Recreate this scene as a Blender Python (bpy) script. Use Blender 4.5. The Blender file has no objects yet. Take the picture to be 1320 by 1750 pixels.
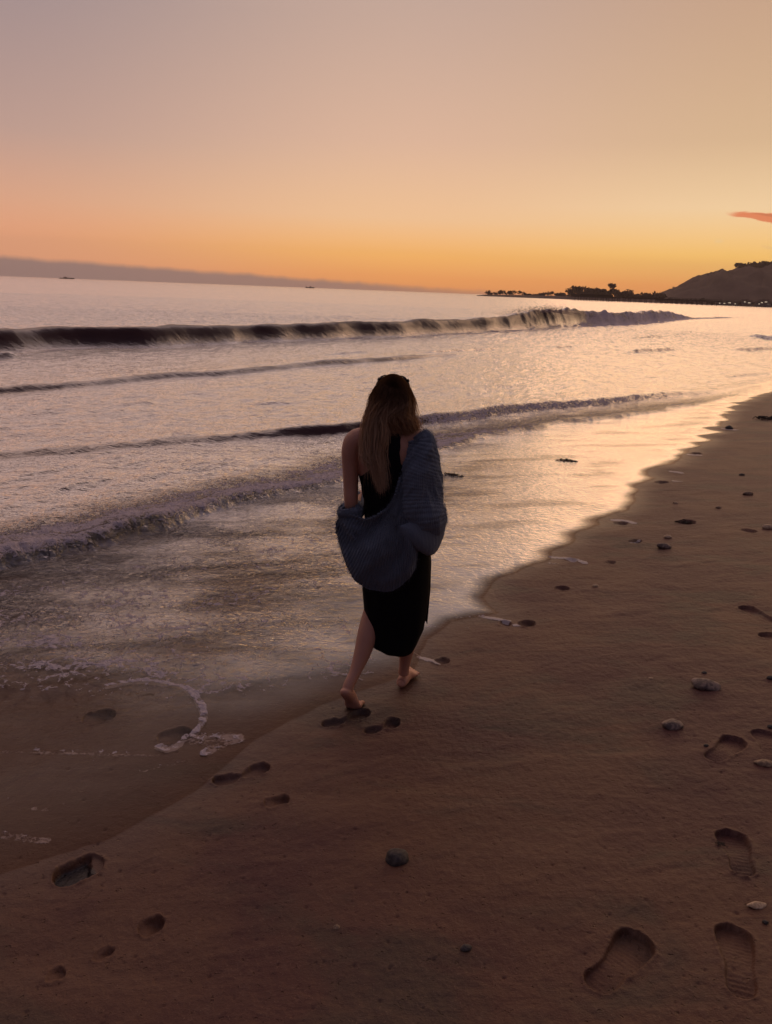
import bpy, bmesh, math, random
import numpy as np
from mathutils import Vector, Matrix, noise as mnoise

# ---------------------------------------------------------------- camera, sky, light, exposure
scene = bpy.context.scene
CAM_H = 2.04
PITCH = math.radians(16.7)
ROLL = math.radians(2.2)
FPX = 26 / 36 * 1750
cd = bpy.data.cameras.new("camera")
cd.lens = 26; cd.sensor_width = 36; cd.sensor_fit = 'AUTO'
cd.clip_start = 0.05; cd.clip_end = 20000
cam = bpy.data.objects.new("camera", cd)
scene.collection.objects.link(cam)
cam.matrix_world = (Matrix.Translation((0, 0, CAM_H)) @ Matrix.Rotation(math.radians(90) - PITCH, 4, 'X')
                    @ Matrix.Rotation(ROLL, 4, 'Z'))
scene.camera = cam
scene.view_settings.view_transform = 'Standard'
scene.view_settings.look = 'None'
scene.view_settings.gamma = 1
scene.view_settings.exposure = 0
try:
    scene.view_settings.use_curve_mapping = False
except Exception:
    pass
scene.cycles.max_bounces = 6
scene.cycles.transparent_max_bounces = 8
scene.cycles.volume_bounces = 0
scene.cycles.caustics_reflective = False
scene.cycles.caustics_refractive = False


def srgb(r, g, b):
    def f(c):
        c /= 255
        return c / 12.92 if c <= 0.04045 else ((c + 0.055) / 1.055) ** 2.4
    return (f(r), f(g), f(b), 1)


class NT:
    """tiny node helper"""
    def __init__(s, tree):
        s.t = tree; s.n = tree.nodes; s.l = tree.links

    def new(s, kind, **kw):
        n = s.n.new(kind)
        for k, v in kw.items():
            setattr(n, k, v)
        return n

    def put(s, v, sock):
        if v is None:
            return
        if isinstance(v, bpy.types.NodeSocket):
            s.l.new(v, sock)
        else:
            sock.default_value = v

    def math(s, op, a, b=None, c=None, clamp=False):
        n = s.new('ShaderNodeMath', operation=op); n.use_clamp = clamp
        for i, v in enumerate((a, b, c)):
            s.put(v, n.inputs[i])
        return n.outputs[0]

    def mix(s, f, a, b, blend='MIX'):
        n = s.new('ShaderNodeMix'); n.data_type = 'RGBA'; n.blend_type = blend
        s.put(f, n.inputs[0]); s.put(a, n.inputs[6]); s.put(b, n.inputs[7])
        return n.outputs[2]

    def ramp(s, f, stops, interp='LINEAR'):
        n = s.new('ShaderNodeValToRGB'); cr = n.color_ramp; cr.interpolation = interp
        while len(cr.elements) < len(stops):
            cr.elements.new(0.5)
        for e, (p, c) in zip(cr.elements, stops):
            e.position = p; e.color = c if len(c) == 4 else (*c, 1)
        s.put(f, n.inputs[0])
        return n.outputs[0]

    def smooth(s, v, a, b):
        n = s.new('ShaderNodeMapRange'); n.interpolation_type = 'SMOOTHSTEP'
        s.put(v, n.inputs[0]); s.put(a, n.inputs[1]); s.put(b, n.inputs[2])
        n.inputs[3].default_value = 0; n.inputs[4].default_value = 1
        return n.outputs[0]

    def noise(s, vec, scale, detail=4, rough=0.55, dist=0.0):
        n = s.new('ShaderNodeTexNoise')
        s.put(vec, n.inputs['Vector'])
        n.inputs['Scale'].default_value = scale; n.inputs['Detail'].default_value = detail
        n.inputs['Roughness'].default_value = rough; n.inputs['Distortion'].default_value = dist
        return n.outputs[0]

    def mapping(s, vec, scale=(1, 1, 1), rot=(0, 0, 0), loc=(0, 0, 0)):
        n = s.new('ShaderNodeMapping')
        s.put(vec, n.inputs[0]); n.inputs[1].default_value = loc
        n.inputs[2].default_value = rot; n.inputs[3].default_value = scale
        return n.outputs[0]

    def attr(s, name):
        return s.new('ShaderNodeAttribute', attribute_name=name).outputs['Fac']


world = bpy.data.worlds.new("World")
scene.world = world
world.use_nodes = True
w = NT(world.node_tree)
for n in list(w.n):
    w.n.remove(n)
tc = w.new('ShaderNodeTexCoord').outputs['Generated']
sep = w.new('ShaderNodeSeparateXYZ'); w.put(tc, sep.inputs[0])
X, Y, Z = sep.outputs
# elevation 0..1 over 0..90 deg stretched near the horizon: e = sqrt(sin(elev))
el = w.math('SQRT', w.math('MAXIMUM', Z, 0.0))


def E(deg):
    return math.sqrt(math.sin(math.radians(max(deg, 0))))


SKY_L = [(0, srgb(206, 146, 112)), (E(1.2), srgb(218, 152, 114)), (E(2.8), srgb(222, 156, 118)), (E(5), srgb(218, 164, 134)),
         (E(9), srgb(196, 162, 150)), (E(17), srgb(163, 144, 146)), (E(35), srgb(156, 126, 112)), (1, srgb(116, 105, 124))]
SKY_C = [(0, srgb(222, 140, 80)), (E(1.0), srgb(238, 158, 86)), (E(2.5), srgb(250, 182, 96)), (E(5), srgb(238, 192, 146)),
         (E(10), srgb(219, 180, 154)), (E(18), srgb(190, 162, 148)), (E(36), srgb(160, 138, 136)), (1, srgb(116, 105, 124))]
SKY_R = [(0, srgb(226, 140, 78)), (E(1.0), srgb(242, 160, 84)), (E(3), srgb(252, 198, 106)), (E(6), srgb(238, 204, 158)),
         (E(10), srgb(219, 184, 146)), (E(18), srgb(199, 163, 136)), (E(36), srgb(168, 142, 128)), (1, srgb(116, 105, 124))]
SKY_B = [(0, srgb(52, 48, 58)), (E(6), srgb(58, 50, 60)), (E(20), srgb(66, 62, 80)), (1, srgb(116, 105, 124))]


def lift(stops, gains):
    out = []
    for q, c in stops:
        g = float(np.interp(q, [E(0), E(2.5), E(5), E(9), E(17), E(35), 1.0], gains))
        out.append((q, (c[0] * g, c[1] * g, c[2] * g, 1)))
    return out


SKY_L = lift(SKY_L, [1.5, 1.5, 1.2, 1.0, 0.98, 3.1, 1.4])  # unseen upper sky boosted as added light for sea reflections and scene
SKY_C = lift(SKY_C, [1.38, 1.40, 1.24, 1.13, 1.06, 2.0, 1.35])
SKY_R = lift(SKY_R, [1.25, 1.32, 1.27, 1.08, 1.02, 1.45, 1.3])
az = w.math('ARCTAN2', X, Y)                     # 0 straight ahead, positive to the right
azd = w.math('MULTIPLY', az, 180 / math.pi)
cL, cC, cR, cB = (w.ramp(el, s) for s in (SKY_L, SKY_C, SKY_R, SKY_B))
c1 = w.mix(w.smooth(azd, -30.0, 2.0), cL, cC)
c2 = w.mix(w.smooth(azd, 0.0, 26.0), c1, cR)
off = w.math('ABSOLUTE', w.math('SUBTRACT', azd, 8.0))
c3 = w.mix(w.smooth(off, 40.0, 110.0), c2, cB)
# low marine cloud bank lying on the horizon, thinning to the right
cmb = w.new('ShaderNodeCombineXYZ')
w.put(azd, cmb.inputs[0])
bn = w.noise(w.mapping(cmb.outputs[0], (0.22, 1, 1)), 1.0, 5, 0.55)
bn2 = w.noise(w.mapping(cmb.outputs[0], (0.9, 1, 1)), 1.0, 3, 0.6)
topdeg = w.math('ADD', w.math('MULTIPLY', w.math('SUBTRACT', 17.0, azd), 0.031),
                w.math('ADD', w.math('MULTIPLY', bn, 0.42), w.math('MULTIPLY', bn2, 0.30)))
topdeg = w.math('SUBTRACT', topdeg, 0.50)
eld = w.math('MULTIPLY', w.math('ARCSINE', Z), 180 / math.pi)
dd = w.math('SUBTRACT', topdeg, eld)
bank = w.math('MULTIPLY', w.smooth(dd, -0.22, 0.28), w.math('SUBTRACT', 1.0, w.math('MULTIPLY', w.smooth(azd, -6.0, 17.0), 0.75)))
backlim = w.math('SUBTRACT', 1.0, w.smooth(off, 60.0, 100.0))
bank = w.math('MULTIPLY', bank, backlim)
bankc = w.mix(w.smooth(azd, -26.0, 14.0), srgb(154, 130, 127), srgb(180, 138, 120))
c4 = w.mix(w.math('MULTIPLY', bank, 0.92), c3, bankc)
# the small red cloud and a few pale wisps high over the hill
uv = w.new('ShaderNodeCombineXYZ'); w.put(azd, uv.inputs[0]); w.put(eld, uv.inputs[1])
wn = w.noise(w.mapping(uv.outputs[0], (0.35, 1.6, 1)), 1.6, 5, 0.6)


def wisp(a0, e0, ra, re, tilt, lo=0.0, hi=0.6):
    da = w.math('SUBTRACT', azd, a0)
    de = w.math('SUBTRACT', w.math('SUBTRACT', eld, e0), w.math('MULTIPLY', da, tilt))
    de = w.math('ADD', de, w.math('MULTIPLY', w.math('SUBTRACT', wn, 0.5), re * 1.6))
    q = w.math('ADD', w.math('POWER', w.math('DIVIDE', da, ra), 2.0), w.math('POWER', w.math('DIVIDE', de, re), 2.0))
    return w.smooth(w.math('SUBTRACT', 1.0, q), lo, hi)


red = wisp(26.1, 5.27, 3.9, 0.31, -0.11, 0.0, 0.45)
c5 = w.mix(w.math('MULTIPLY', red, 0.9), c4, srgb(240, 128, 82))
redtop = wisp(26.6, 5.38, 3.0, 0.12, -0.11)
c5 = w.mix(w.math('MULTIPLY', redtop, 0.5), c5, srgb(200, 118, 76))
c5 = w.mix(w.math('MULTIPLY', wisp(22.2, 3.95, 0.35, 0.12, 0.1), 0.6), c5, srgb(255, 222, 160))
c5 = w.mix(w.math('MULTIPLY', wisp(25.2, 3.6, 0.5, 0.10, -0.2), 0.5), c5, srgb(255, 212, 140))
# below the horizon: same dull tone as the sea
c6 = w.mix(w.smooth(Z, -0.02, -0.002), srgb(120, 100, 96), c5)
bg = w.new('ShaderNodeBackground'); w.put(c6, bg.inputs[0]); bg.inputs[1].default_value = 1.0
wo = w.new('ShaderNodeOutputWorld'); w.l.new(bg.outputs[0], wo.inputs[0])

sd = bpy.data.lights.new("sun", 'SUN')
sd.energy = 0.32; sd.angle = math.radians(40); sd.color = (1.0, 0.55, 0.30)
sun = bpy.data.objects.new("sun", sd)
scene.collection.objects.link(sun)
_az, _el = math.radians(30), math.radians(12)
sdir = Vector((math.sin(_az) * math.cos(_el), math.cos(_az) * math.cos(_el), math.sin(_el)))
sun.rotation_euler = sdir.to_track_quat('Z', 'Y').to_euler()

HAZE_DENSITY = 0.00021

# ---------------------------------------------------------------- helpers
rng = np.random.default_rng(7)
random.seed(7)


def ray(px, py):
    x = (px - 660) / FPX; y = -(py - 875) / FPX
    c, s = math.cos(ROLL), math.sin(ROLL)
    xr = x * c - y * s; yr = x * s + y * c
    d = np.array([xr, math.cos(PITCH) + yr * math.sin(PITCH), -math.sin(PITCH) + yr * math.cos(PITCH)])
    return d / np.linalg.norm(d)


def at(px, py, z=0.0):
    d = ray(px, py); t = (z - CAM_H) / d[2]
    return (d[0] * t, d[1] * t)


def at_y(px, py, Yd):
    d = ray(px, py); t = Yd / d[1]
    return (d[0] * t, Yd, CAM_H + d[2] * t)


def tag(o, label=None, cat=None, group=None, kind=None):
    if label: o['label'] = label
    if cat: o['category'] = cat
    if group: o['group'] = group
    if kind: o['kind'] = kind
    return o


def link(o, parent=None):
    scene.collection.objects.link(o)
    if parent is not None:
        o.parent = parent
    return o


def mesh_np(name, V, Fq, mat, parent=None, smooth=True, attrs=None, tris=False):
    """fast mesh from numpy arrays; Fq is (n,4) or (n,3)"""
    me = bpy.data.meshes.new(name)
    V = np.asarray(V, dtype=np.float32); Fq = np.asarray(Fq, dtype=np.int32)
    k = Fq.shape[1]
    me.vertices.add(len(V)); me.vertices.foreach_set('co', V.ravel())
    me.loops.add(Fq.size); me.loops.foreach_set('vertex_index', Fq.ravel())
    me.polygons.add(len(Fq))
    me.polygons.foreach_set('loop_start', np.arange(0, Fq.size, k, dtype=np.int32))
    try:
        me.polygons.foreach_set('loop_total', np.full(len(Fq), k, dtype=np.int32))
    except Exception:
        pass
    me.update(calc_edges=True)
    if smooth:
        me.polygons.foreach_set('use_smooth', np.ones(len(Fq), dtype=bool))
    for an, av in (attrs or {}).items():
        a = me.attributes.new(an, 'FLOAT', 'POINT')
        a.data.foreach_set('value', np.asarray(av, dtype=np.float32))
    me.materials.append(mat)
    o = bpy.data.objects.new(name, me)
    return link(o, parent)


def empty(name, loc=(0, 0, 0)):
    o = bpy.data.objects.new(name, None); o.location = loc
    o.empty_display_size = 0.1
    return link(o)


def sstep(a, b, x):
    t = np.clip((x - a) / (b - a), 0, 1)
    return t * t * (3 - 2 * t)


def _h(ix, iy, seed):
    h = (ix.astype(np.int64) * 374761393 + iy.astype(np.int64) * 668265263 + seed * 1442695041) & 0xffffffff
    h = ((h ^ (h >> 13)) * 1274126177) & 0xffffffff
    return ((h ^ (h >> 16)) & 0xffff).astype(np.float32) / 65535.0


def pn(x, y, seed=0):
    """gradient noise, about -0.7..0.7"""
    ix = np.floor(x); iy = np.floor(y)
    fx = (x - ix).astype(np.float32); fy = (y - iy).astype(np.float32)
    ux = fx * fx * fx * (fx * (fx * 6 - 15) + 10); uy = fy * fy * fy * (fy * (fy * 6 - 15) + 10)

    def g(dx, dy):
        a = _h(ix + dx, iy + dy, seed) * 6.2831853
        return np.cos(a) * (fx - dx) + np.sin(a) * (fy - dy)
    return (g(0, 0) * (1 - ux) + g(1, 0) * ux) * (1 - uy) + (g(0, 1) * (1 - ux) + g(1, 1) * ux) * uy


def fbm(x, y, oct=4, seed=0, gain=0.5, lac=2.03):
    s = 0; a = 1.0
    for i in range(oct):
        s = s + a * pn(x, y, seed + i * 17); x = x * lac + 3.1; y = y * lac - 1.7; a *= gain
    return s


def ridged(x, y, oct=4, seed=0):
    s = 0; a = 1.0
    for i in range(oct):
        s = s + a * (0.45 - np.abs(pn(x, y, seed + i * 13)) * 1.8); x = x * 2.1 + 5; y = y * 2.1 - 2; a *= .5
    return s


def poly_sd(Xv, Yv, pts):
    """signed distance to an open polyline (+ to the right of its direction) and arc length"""
    best = np.full(Xv.shape, 1e9, dtype=np.float32); sg = np.ones_like(best); tt = np.zeros_like(best)
    acc = 0.0; n = len(pts)
    for i in range(n - 1):
        ax, ay = pts[i]; bx, by = pts[i + 1]
        dx, dy = bx - ax, by - ay; L = math.hypot(dx, dy)
        u = ((Xv - ax) * dx + (Yv - ay) * dy) / (L * L)
        lo = -1e9 if i == 0 else 0.0
        hi = 1e9 if i == n - 2 else 1.0
        uc = np.clip(u, lo, hi)
        qx = Xv - (ax + uc * dx); qy = Yv - (ay + uc * dy)
        d = np.hypot(qx, qy)
        m = d < best
        best = np.where(m, d, best)
        sg = np.where(m, np.where(dx * (Yv - ay) - dy * (Xv - ax) > 0, -1.0, 1.0), sg)
        tt = np.where(m, acc + uc * L, tt)
        acc += L
    return best * sg, tt


def smooth_line(pts, n=8):
    """smooth curve through the points; tangents are kept as short as the shorter neighbouring leg"""
    P = [np.array(p, float) for p in pts]; m = len(P); T = []
    for i in range(m):
        a = P[max(i - 1, 0)]; b = P[min(i + 1, m - 1)]; d = b - a; d = d / (np.linalg.norm(d) + 1e-9)
        l1 = np.linalg.norm(P[i] - a) if i else 1e9; l2 = np.linalg.norm(b - P[i]) if i < m - 1 else 1e9
        T.append(d * min(l1, l2))
    out = []
    for i in range(m - 1):
        for k in range(n):
            t = k / n; t2, t3 = t * t, t ** 3
            out.append(tuple((2 * t3 - 3 * t2 + 1) * P[i] + (t3 - 2 * t2 + t) * T[i] + (-2 * t3 + 3 * t2) * P[i + 1] + (t3 - t2) * T[i + 1]))
    out.append(tuple(P[-1]))
    return out


def arc_at(pts, px):
    """arc lengths of a pixel-defined line are looked up by interpolation on these"""
    L = [0.0]
    for a, b in zip(pts[:-1], pts[1:]):
        L.append(L[-1] + math.hypot(b[0] - a[0], b[1] - a[1]))
    return L


# ---------------------------------------------------------------- shore geometry (metres; y runs away from the camera)
def wline(pix, z=0.0):
    return [at(x, y, z) for x, y in pix]


SHORE = [(-40, -60), (-6, -5.0), (-2.6, 0.2)] + wline([(0, 1490), (170, 1440), (330, 1350), (430, 1262), (560, 1200), (700, 1150), (730, 1095), (770, 1062),
         (850, 1048), (815, 1020), (850, 990), (930, 952), (1000, 905), (1060, 870), (1100, 822), (1170, 775), (1215, 745),
         (1243, 712), (1262, 690), (1320, 668)]) + [(15, 25), (60, 88), (240, 340), (620, 800)]
SHORE0 = [(-40, -60), (-6, -5.0), (-2.2, 0.8), (0.1, 3.6), (2.9, 7.7), (6.6, 13.8), (10, 18.6), (15, 25.5), (60, 88), (240, 340), (620, 800)]
BORE = smooth_line([(-9, -3), (-4.6, 2.2)] + wline([(0, 972), (110, 948), (200, 925), (300, 893), (400, 866), (490, 842), (590, 825), (660, 800), (740, 775), (820, 750),
         (900, 737), (980, 722), (1080, 712)]) + [(7.4, 16.4), (12, 22.5)], 4)
W3 = smooth_line([(-12, 2.0)] + wline([(0, 778), (150, 764), (300, 752), (450, 741), (600, 734), (720, 722), (800, 714), (880, 703), (970, 694), (1060, 684), (1150, 674), (1250, 664)]) + [(14, 24)], 4)
RIP = smooth_line([(-16, 6.5)] + wline([(0, 667), (130, 656), (300, 641), (420, 634), (520, 623), (600, 619), (720, 609), (840, 600)]) + [(8, 36)], 4)
BRK = smooth_line([(-22, 9)] + wline([(0, 600), (150, 592), (300, 588), (450, 581), (600, 576), (750, 570), (900, 563), (1000, 556), (1100, 552), (1180, 544)]) + [(60, 130)], 3)

# world-side helpers for features that vary along the wave lines use the world x coordinate of the crest point


def sand_base(x, y):
    s, _ = poly_sd(x, y, SHORE0)
    qb, _ = poly_sd(x, y, BORE)
    up = np.maximum(s, 0.0); dn = np.minimum(s, 0.0)
    z = 0.075 * up * (1 - 0.5 * sstep(0, 12, up)) + 0.012 * dn
    z = np.minimum(z, 0.9); z = z - 0.16 * sstep(0.15, 0.9, -qb); z = np.maximum(z, -0.6)
    z = z + 0.010 * fbm(x * 0.9, y * 0.9, 3, 11) * sstep(-0.3, 0.6, s) + 0.0035 * fbm(x * 4, y * 2.5, 3, 12)
    return z.astype(np.float32), s


def ground_z(x, y):
    z, _ = sand_base(np.array([x], dtype=np.float64), np.array([y], dtype=np.float64))
    return float(z[0])


def at_ground(px, py):
    z = 0.0
    for _ in range(14):
        x, y = at(px, py, z); z = 0.5 * z + 0.5 * ground_z(x, y)
    return x, y, z


# footprints: heel pixel, toe pixel, width (m), depth (m), kind
PRINTS = [
    ((1268, 1708), (1250, 1582), 0.105, 0.020, 'shoe'), ((1010, 1690), (1098, 1596), 0.115, 0.026, 'shoe'),
    ((1272, 1500), (1245, 1418), 0.105, 0.022, 'shoe'), ((1212, 1298), (1262, 1262), 0.105, 0.020, 'shoe'),
    ((1318, 1290), (1300, 1248), 0.10, 0.012, 'shoe'), ((1325, 1065), (1268, 1036), 0.10, 0.020, 'shoe'), ((1345, 1100), (1300, 1082), 0.10, 0.020, 'shoe'),
    ((92, 1510), (176, 1468), 0.115, 0.030, 'pool'), ((236, 1592), (282, 1574), 0.060, 0.028, 'pit'), ((160, 1640), (198, 1622), 0.05, 0.016, 'pit'), ((78, 1676), (112, 1660), 0.045, 0.012, 'pit'),
    ((362, 1336), (462, 1312), 0.085, 0.032, 'bare'), ((452, 1376), (494, 1364), 0.060, 0.026, 'pit'),
    ((550, 1240), (632, 1216), 0.085, 0.034, 'bare'), ((622, 1252), (684, 1232), 0.080, 0.036, 'bare'),
    ((140, 1232), (198, 1218), 0.10, 0.030, 'pit'), ((268, 1262), (330, 1252), 0.10, 0.030, 'pit'),
    ((742, 1132), (768, 1127), 0.075, 0.022, 'pit'), ((855, 1068), (872, 1064), 0.08, 0.018, 'pit'), ((885, 1068), (914, 1064), 0.10, 0.035, 'pit'),
    ((948, 1008), (972, 1005), 0.10, 0.03, 'pit'), ((1075, 927), (1095, 924), 0.09, 0.03, 'pit'), ((1036, 963), (1050, 960), 0.08, 0.02, 'pit'),
    ((1158, 895), (1186, 891), 0.16, 0.05, 'pit'), ((965, 959), (985, 957), 0.1, 0.02, 'pit'), ((1050, 896), (1072, 894), 0.1, 0.025, 'pit'),
    ((1120, 826), (1140, 823), 0.1, 0.03, 'pit'), ((1180, 776), (1196, 774), 0.12, 0.03, 'pit'), ((1296, 718), (1318, 715), 0.25, 0.06, 'pit'),
    ((500, 1046), (522, 1041), 0.06, 0.02, 'pit'), ((420, 1080), (446, 1074), 0.05, 0.012, 'pit'), ((1270, 909), (1290, 907), 0.14, 0.03, 'pit'),
]


def footprints(x, y, z, foamlike=None):
    dark = np.zeros_like(z)
    for (hp, tp, wd, dep, kind) in PRINTS:
        hx, hy, _ = at_ground(*hp); tx, ty, _ = at_ground(*tp)
        dx, dy = tx - hx, ty - hy; L = math.hypot(dx, dy); ux, uy = dx / L, dy / L
        m = (np.abs(x - (hx + tx) / 2) < L + 0.1) & (np.abs(y - (hy + ty) / 2) < L + 0.1)
        if not m.any():
            continue
        xs, ys = x[m], y[m]
        a = ((xs - hx) * ux + (ys - hy) * uy) / L          # 0 heel .. 1 toe
        b = ((xs - hx) * uy - (ys - hy) * ux)              # + right
        jit = (0.003 * pn(xs * 60, ys * 60, 5) + 0.006 * pn(xs * 22, ys * 22, 6) + 0.010 * pn(xs * 9, ys * 9, 7)) * {'shoe': 0.35, 'pool': 0.8, 'bare': 1.7}.get(kind, 1.8)
        if kind == 'shoe':
            half = wd / 2 * (0.80 + 0.26 * sstep(0.35, 0.8, a) - 0.07 * np.exp(-((a - 0.42) / 0.14) ** 2))
            cen = 0.006 * np.sin(a * 3.2)
        elif kind == 'bare':
            half = wd / 2 * (0.80 + 0.30 * sstep(0.4, 0.75, a) - 0.42 * np.exp(-((a - 0.5) / 0.15) ** 2))
            cen = 0.010 * np.sin(a * 4.0)
        else:
            half = np.full_like(a, wd / 2); cen = 0.0
        # signed distance-ish: rounded ends
        am = np.abs(a - 0.5) * L
        endr = wd * 0.42
        core = np.maximum(am - (L / 2 - endr), 0)
        rr = np.sqrt(np.maximum(0, 1 - np.clip(core / endr, 0, 1) ** 2))
        lim = half * rr
        d = lim - np.abs(b - cen) + jit
        d = np.where(am > L / 2 - 0.001, -np.hypot(np.maximum(am - L / 2, 0), np.maximum(np.abs(b - cen) - endr * 0.2, 0)) - 0.003, d)
        edge = 0.013 if kind != 'shoe' else 0.007
        ins = sstep(-edge * 0.3, edge, d)
        prof = dep * (0.75 + 0.3 * np.cos(a * 6.28 + (0.6 if kind == 'shoe' else 2.0)))
        if kind == 'bare':
            prof = dep * (0.95 - 0.45 * np.exp(-((a - 0.52) / 0.12) ** 2) + 0.5 * sstep(0.75, 0.98, a))
        if kind == 'shoe':
            prof = prof - 0.0013 * np.sign(np.sin(a * L * 6.283 / 0.017)) * sstep(0.004, 0.012, d) * (0.5 + pn(xs * 9, ys * 9, 9))
        if kind == 'pit':
            prof = dep * (0.45 + 0.9 * sstep(0.15, 0.9, a)) * (0.6 + 0.4 * sstep(0, 0.4 * wd, d))
        if kind == 'pool':
            prof = dep * np.ones_like(a)
            prof = prof * (1 - 0.65 * sstep(0.66, 0.78, a + 0.3 * b / wd + 0.06 * pn(xs * 30, ys * 30, 3)))
        if kind in ('bare', 'pit'):
            prof = prof * (0.62 if kind == 'bare' else 0.8)
        lip = 0.0032 * np.exp(-((d + 0.008) / 0.008) ** 2) * (0.6 + 1.2 * pn(xs * 25, ys * 25, 8) ** 2 * 4)
        crumb = 0.004 * np.maximum(pn(xs * 60, ys * 60, 4), 0) * np.exp(-((d) / 0.02) ** 2)
        z[m] = z[m] - prof * ins + lip + crumb
        if kind == 'pool':
            dark[m] = np.maximum(dark[m], sstep(0.004, 0.012, d) * (1 - sstep(0.72, 0.8, a)))
    return z, dark


# ---------------------------------------------------------------- materials
def new_mat(name):
    m = bpy.data.materials.new(name); m.use_nodes = True
    t = NT(m.node_tree)
    for n in list(t.n):
        t.n.remove(n)
    out = t.new('ShaderNodeOutputMaterial')
    return m, t, out


def principled(t, **kw):
    p = t.new('ShaderNodeBsdfPrincipled')
    for k, v in kw.items():
        t.put(v, p.inputs[k.replace('_', ' ')])
    return p


def bump(t, h, strength, dist, normal=None):
    b = t.new('ShaderNodeBump'); b.inputs['Strength'].default_value = strength
    b.inputs['Distance'].default_value = dist
    t.put(h, b.inputs['Height'])
    if normal is not None:
        t.l.new(normal, b.inputs['Normal'])
    return b.outputs[0]


def simple_mat(name, col, rough=0.7, spec=0.3, nscale=None, nvar=0.25, bmp=0.0, sheen=0.0):
    m, t, out = new_mat(name)
    c = (*col, 1)
    if nscale:
        co = t.new('ShaderNodeTexCoord').outputs['Object']
        nz = t.noise(co, nscale, 5, 0.6)
        c = t.mix(nz, tuple(v * (1 - nvar) for v in col) + (1,), tuple(min(1, v * (1 + nvar)) for v in col) + (1,))
    p = principled(t, Base_Color=c, Roughness=rough)
    p.inputs['Specular IOR Level'].default_value = spec
    if sheen:
        p.inputs['Sheen Weight'].default_value = sheen
    if bmp and nscale:
        t.l.new(bump(t, nz, bmp, 0.01), p.inputs['Normal'])
    t.l.new(p.outputs[0], out.inputs[0])
    return m


# sand -----------------------------------------------------------
def make_sand_mat():
    m, t, out = new_mat('sand')
    co = t.new('ShaderNodeTexCoord').outputs['Object']
    wet = t.attr('wet'); foam = t.attr('foam'); pool = t.attr('pool')
    big = t.noise(co, 0.9, 4, 0.55, 0.4)
    streak = t.noise(t.mapping(co, (0.6, 3.5, 1), (0, 0, math.radians(22))), 1.6, 5, 0.6, 0.6)
    fine = t.noise(co, 150, 4, 0.75)
    med = t.noise(co, 26, 5, 0.65)
    base = t.mix(t.smooth(big, 0.42, 0.58), (0.116, 0.048, 0.025, 1), (0.080, 0.023, 0.018, 1))
    olv = t.noise(t.mapping(co, (1, 1.8, 1), loc=(9, 2, 0)), 1.3, 4, 0.6, 0.5)
    base = t.mix(t.math('MULTIPLY', t.smooth(olv, 0.48, 0.66), 0.75), base, (0.055, 0.035, 0.022, 1))
    base = t.mix(t.math('MULTIPLY', t.smooth(streak, 0.45, 0.75), 0.5), base, (0.175, 0.088, 0.048, 1))
    base = t.mix(t.math('MULTIPLY', t.smooth(med, 0.5, 0.85), 0.35), base, (0.21, 0.13, 0.085, 1))
    speck = t.smooth(fine, 0.60, 0.72)
    base = t.mix(t.math('MULTIPLY', speck, 0.55), base, (0.32, 0.20, 0.13, 1))
    dks = t.smooth(t.noise(t.mapping(co, loc=(4, 7, 1)), 190, 2, 0.6), 0.36, 0.27)
    base = t.mix(t.math('MULTIPLY', dks, 0.6), base, (0.03, 0.018, 0.014, 1))
    base = t.mix(t.math('MULTIPLY', wet, 0.55), base, (0.050, 0.028, 0.020, 1))
    base = t.mix(pool, base, (0.02, 0.014, 0.013, 1))
    fn = t.noise(co, 55, 4, 0.7)
    fmask = t.smooth(t.math('ADD', foam, t.math('MULTIPLY', t.math('SUBTRACT', fn, 0.5), 1.1)), 0.42, 0.62)
    base = t.mix(t.math('MULTIPLY', fmask, 0.8), base, (0.50, 0.45, 0.44, 1))
    rough = t.math('SUBTRACT', 0.58, t.math('MULTIPLY', wet, 0.30))
    rough = t.math('SUBTRACT', rough, t.math('MULTIPLY', pool, 0.35))
    p = principled(t, Base_Color=base, Roughness=rough)
    p.inputs['Specular IOR Level'].default_value = 0.42
    grain = t.math('ADD', t.math('MULTIPLY', fine, 0.35), t.math('ADD', t.math('MULTIPLY', med, 1.4), t.math('MULTIPLY', streak, 1.5)))
    hole = t.smooth(t.noise(t.mapping(co, loc=(1, 2, 3)), 48, 2, 0.5), 0.33, 0.26)
    grain = t.math('SUBTRACT', grain, t.math('MULTIPLY', hole, 0.9))
    grain = t.math('ADD', grain, t.math('MULTIPLY', fmask, 1.2))
    dry = t.math('SUBTRACT', 1.0, t.math('MULTIPLY', wet, 0.5))
    b = t.new('ShaderNodeBump'); t.put(grain, b.inputs['Height']); b.inputs['Distance'].default_value = 0.006
    t.put(t.math('MULTIPLY', dry, 1.0), b.inputs['Strength'])
    t.l.new(b.outputs[0], p.inputs['Normal'])
    t.l.new(p.outputs[0], out.inputs[0])
    return m


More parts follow.
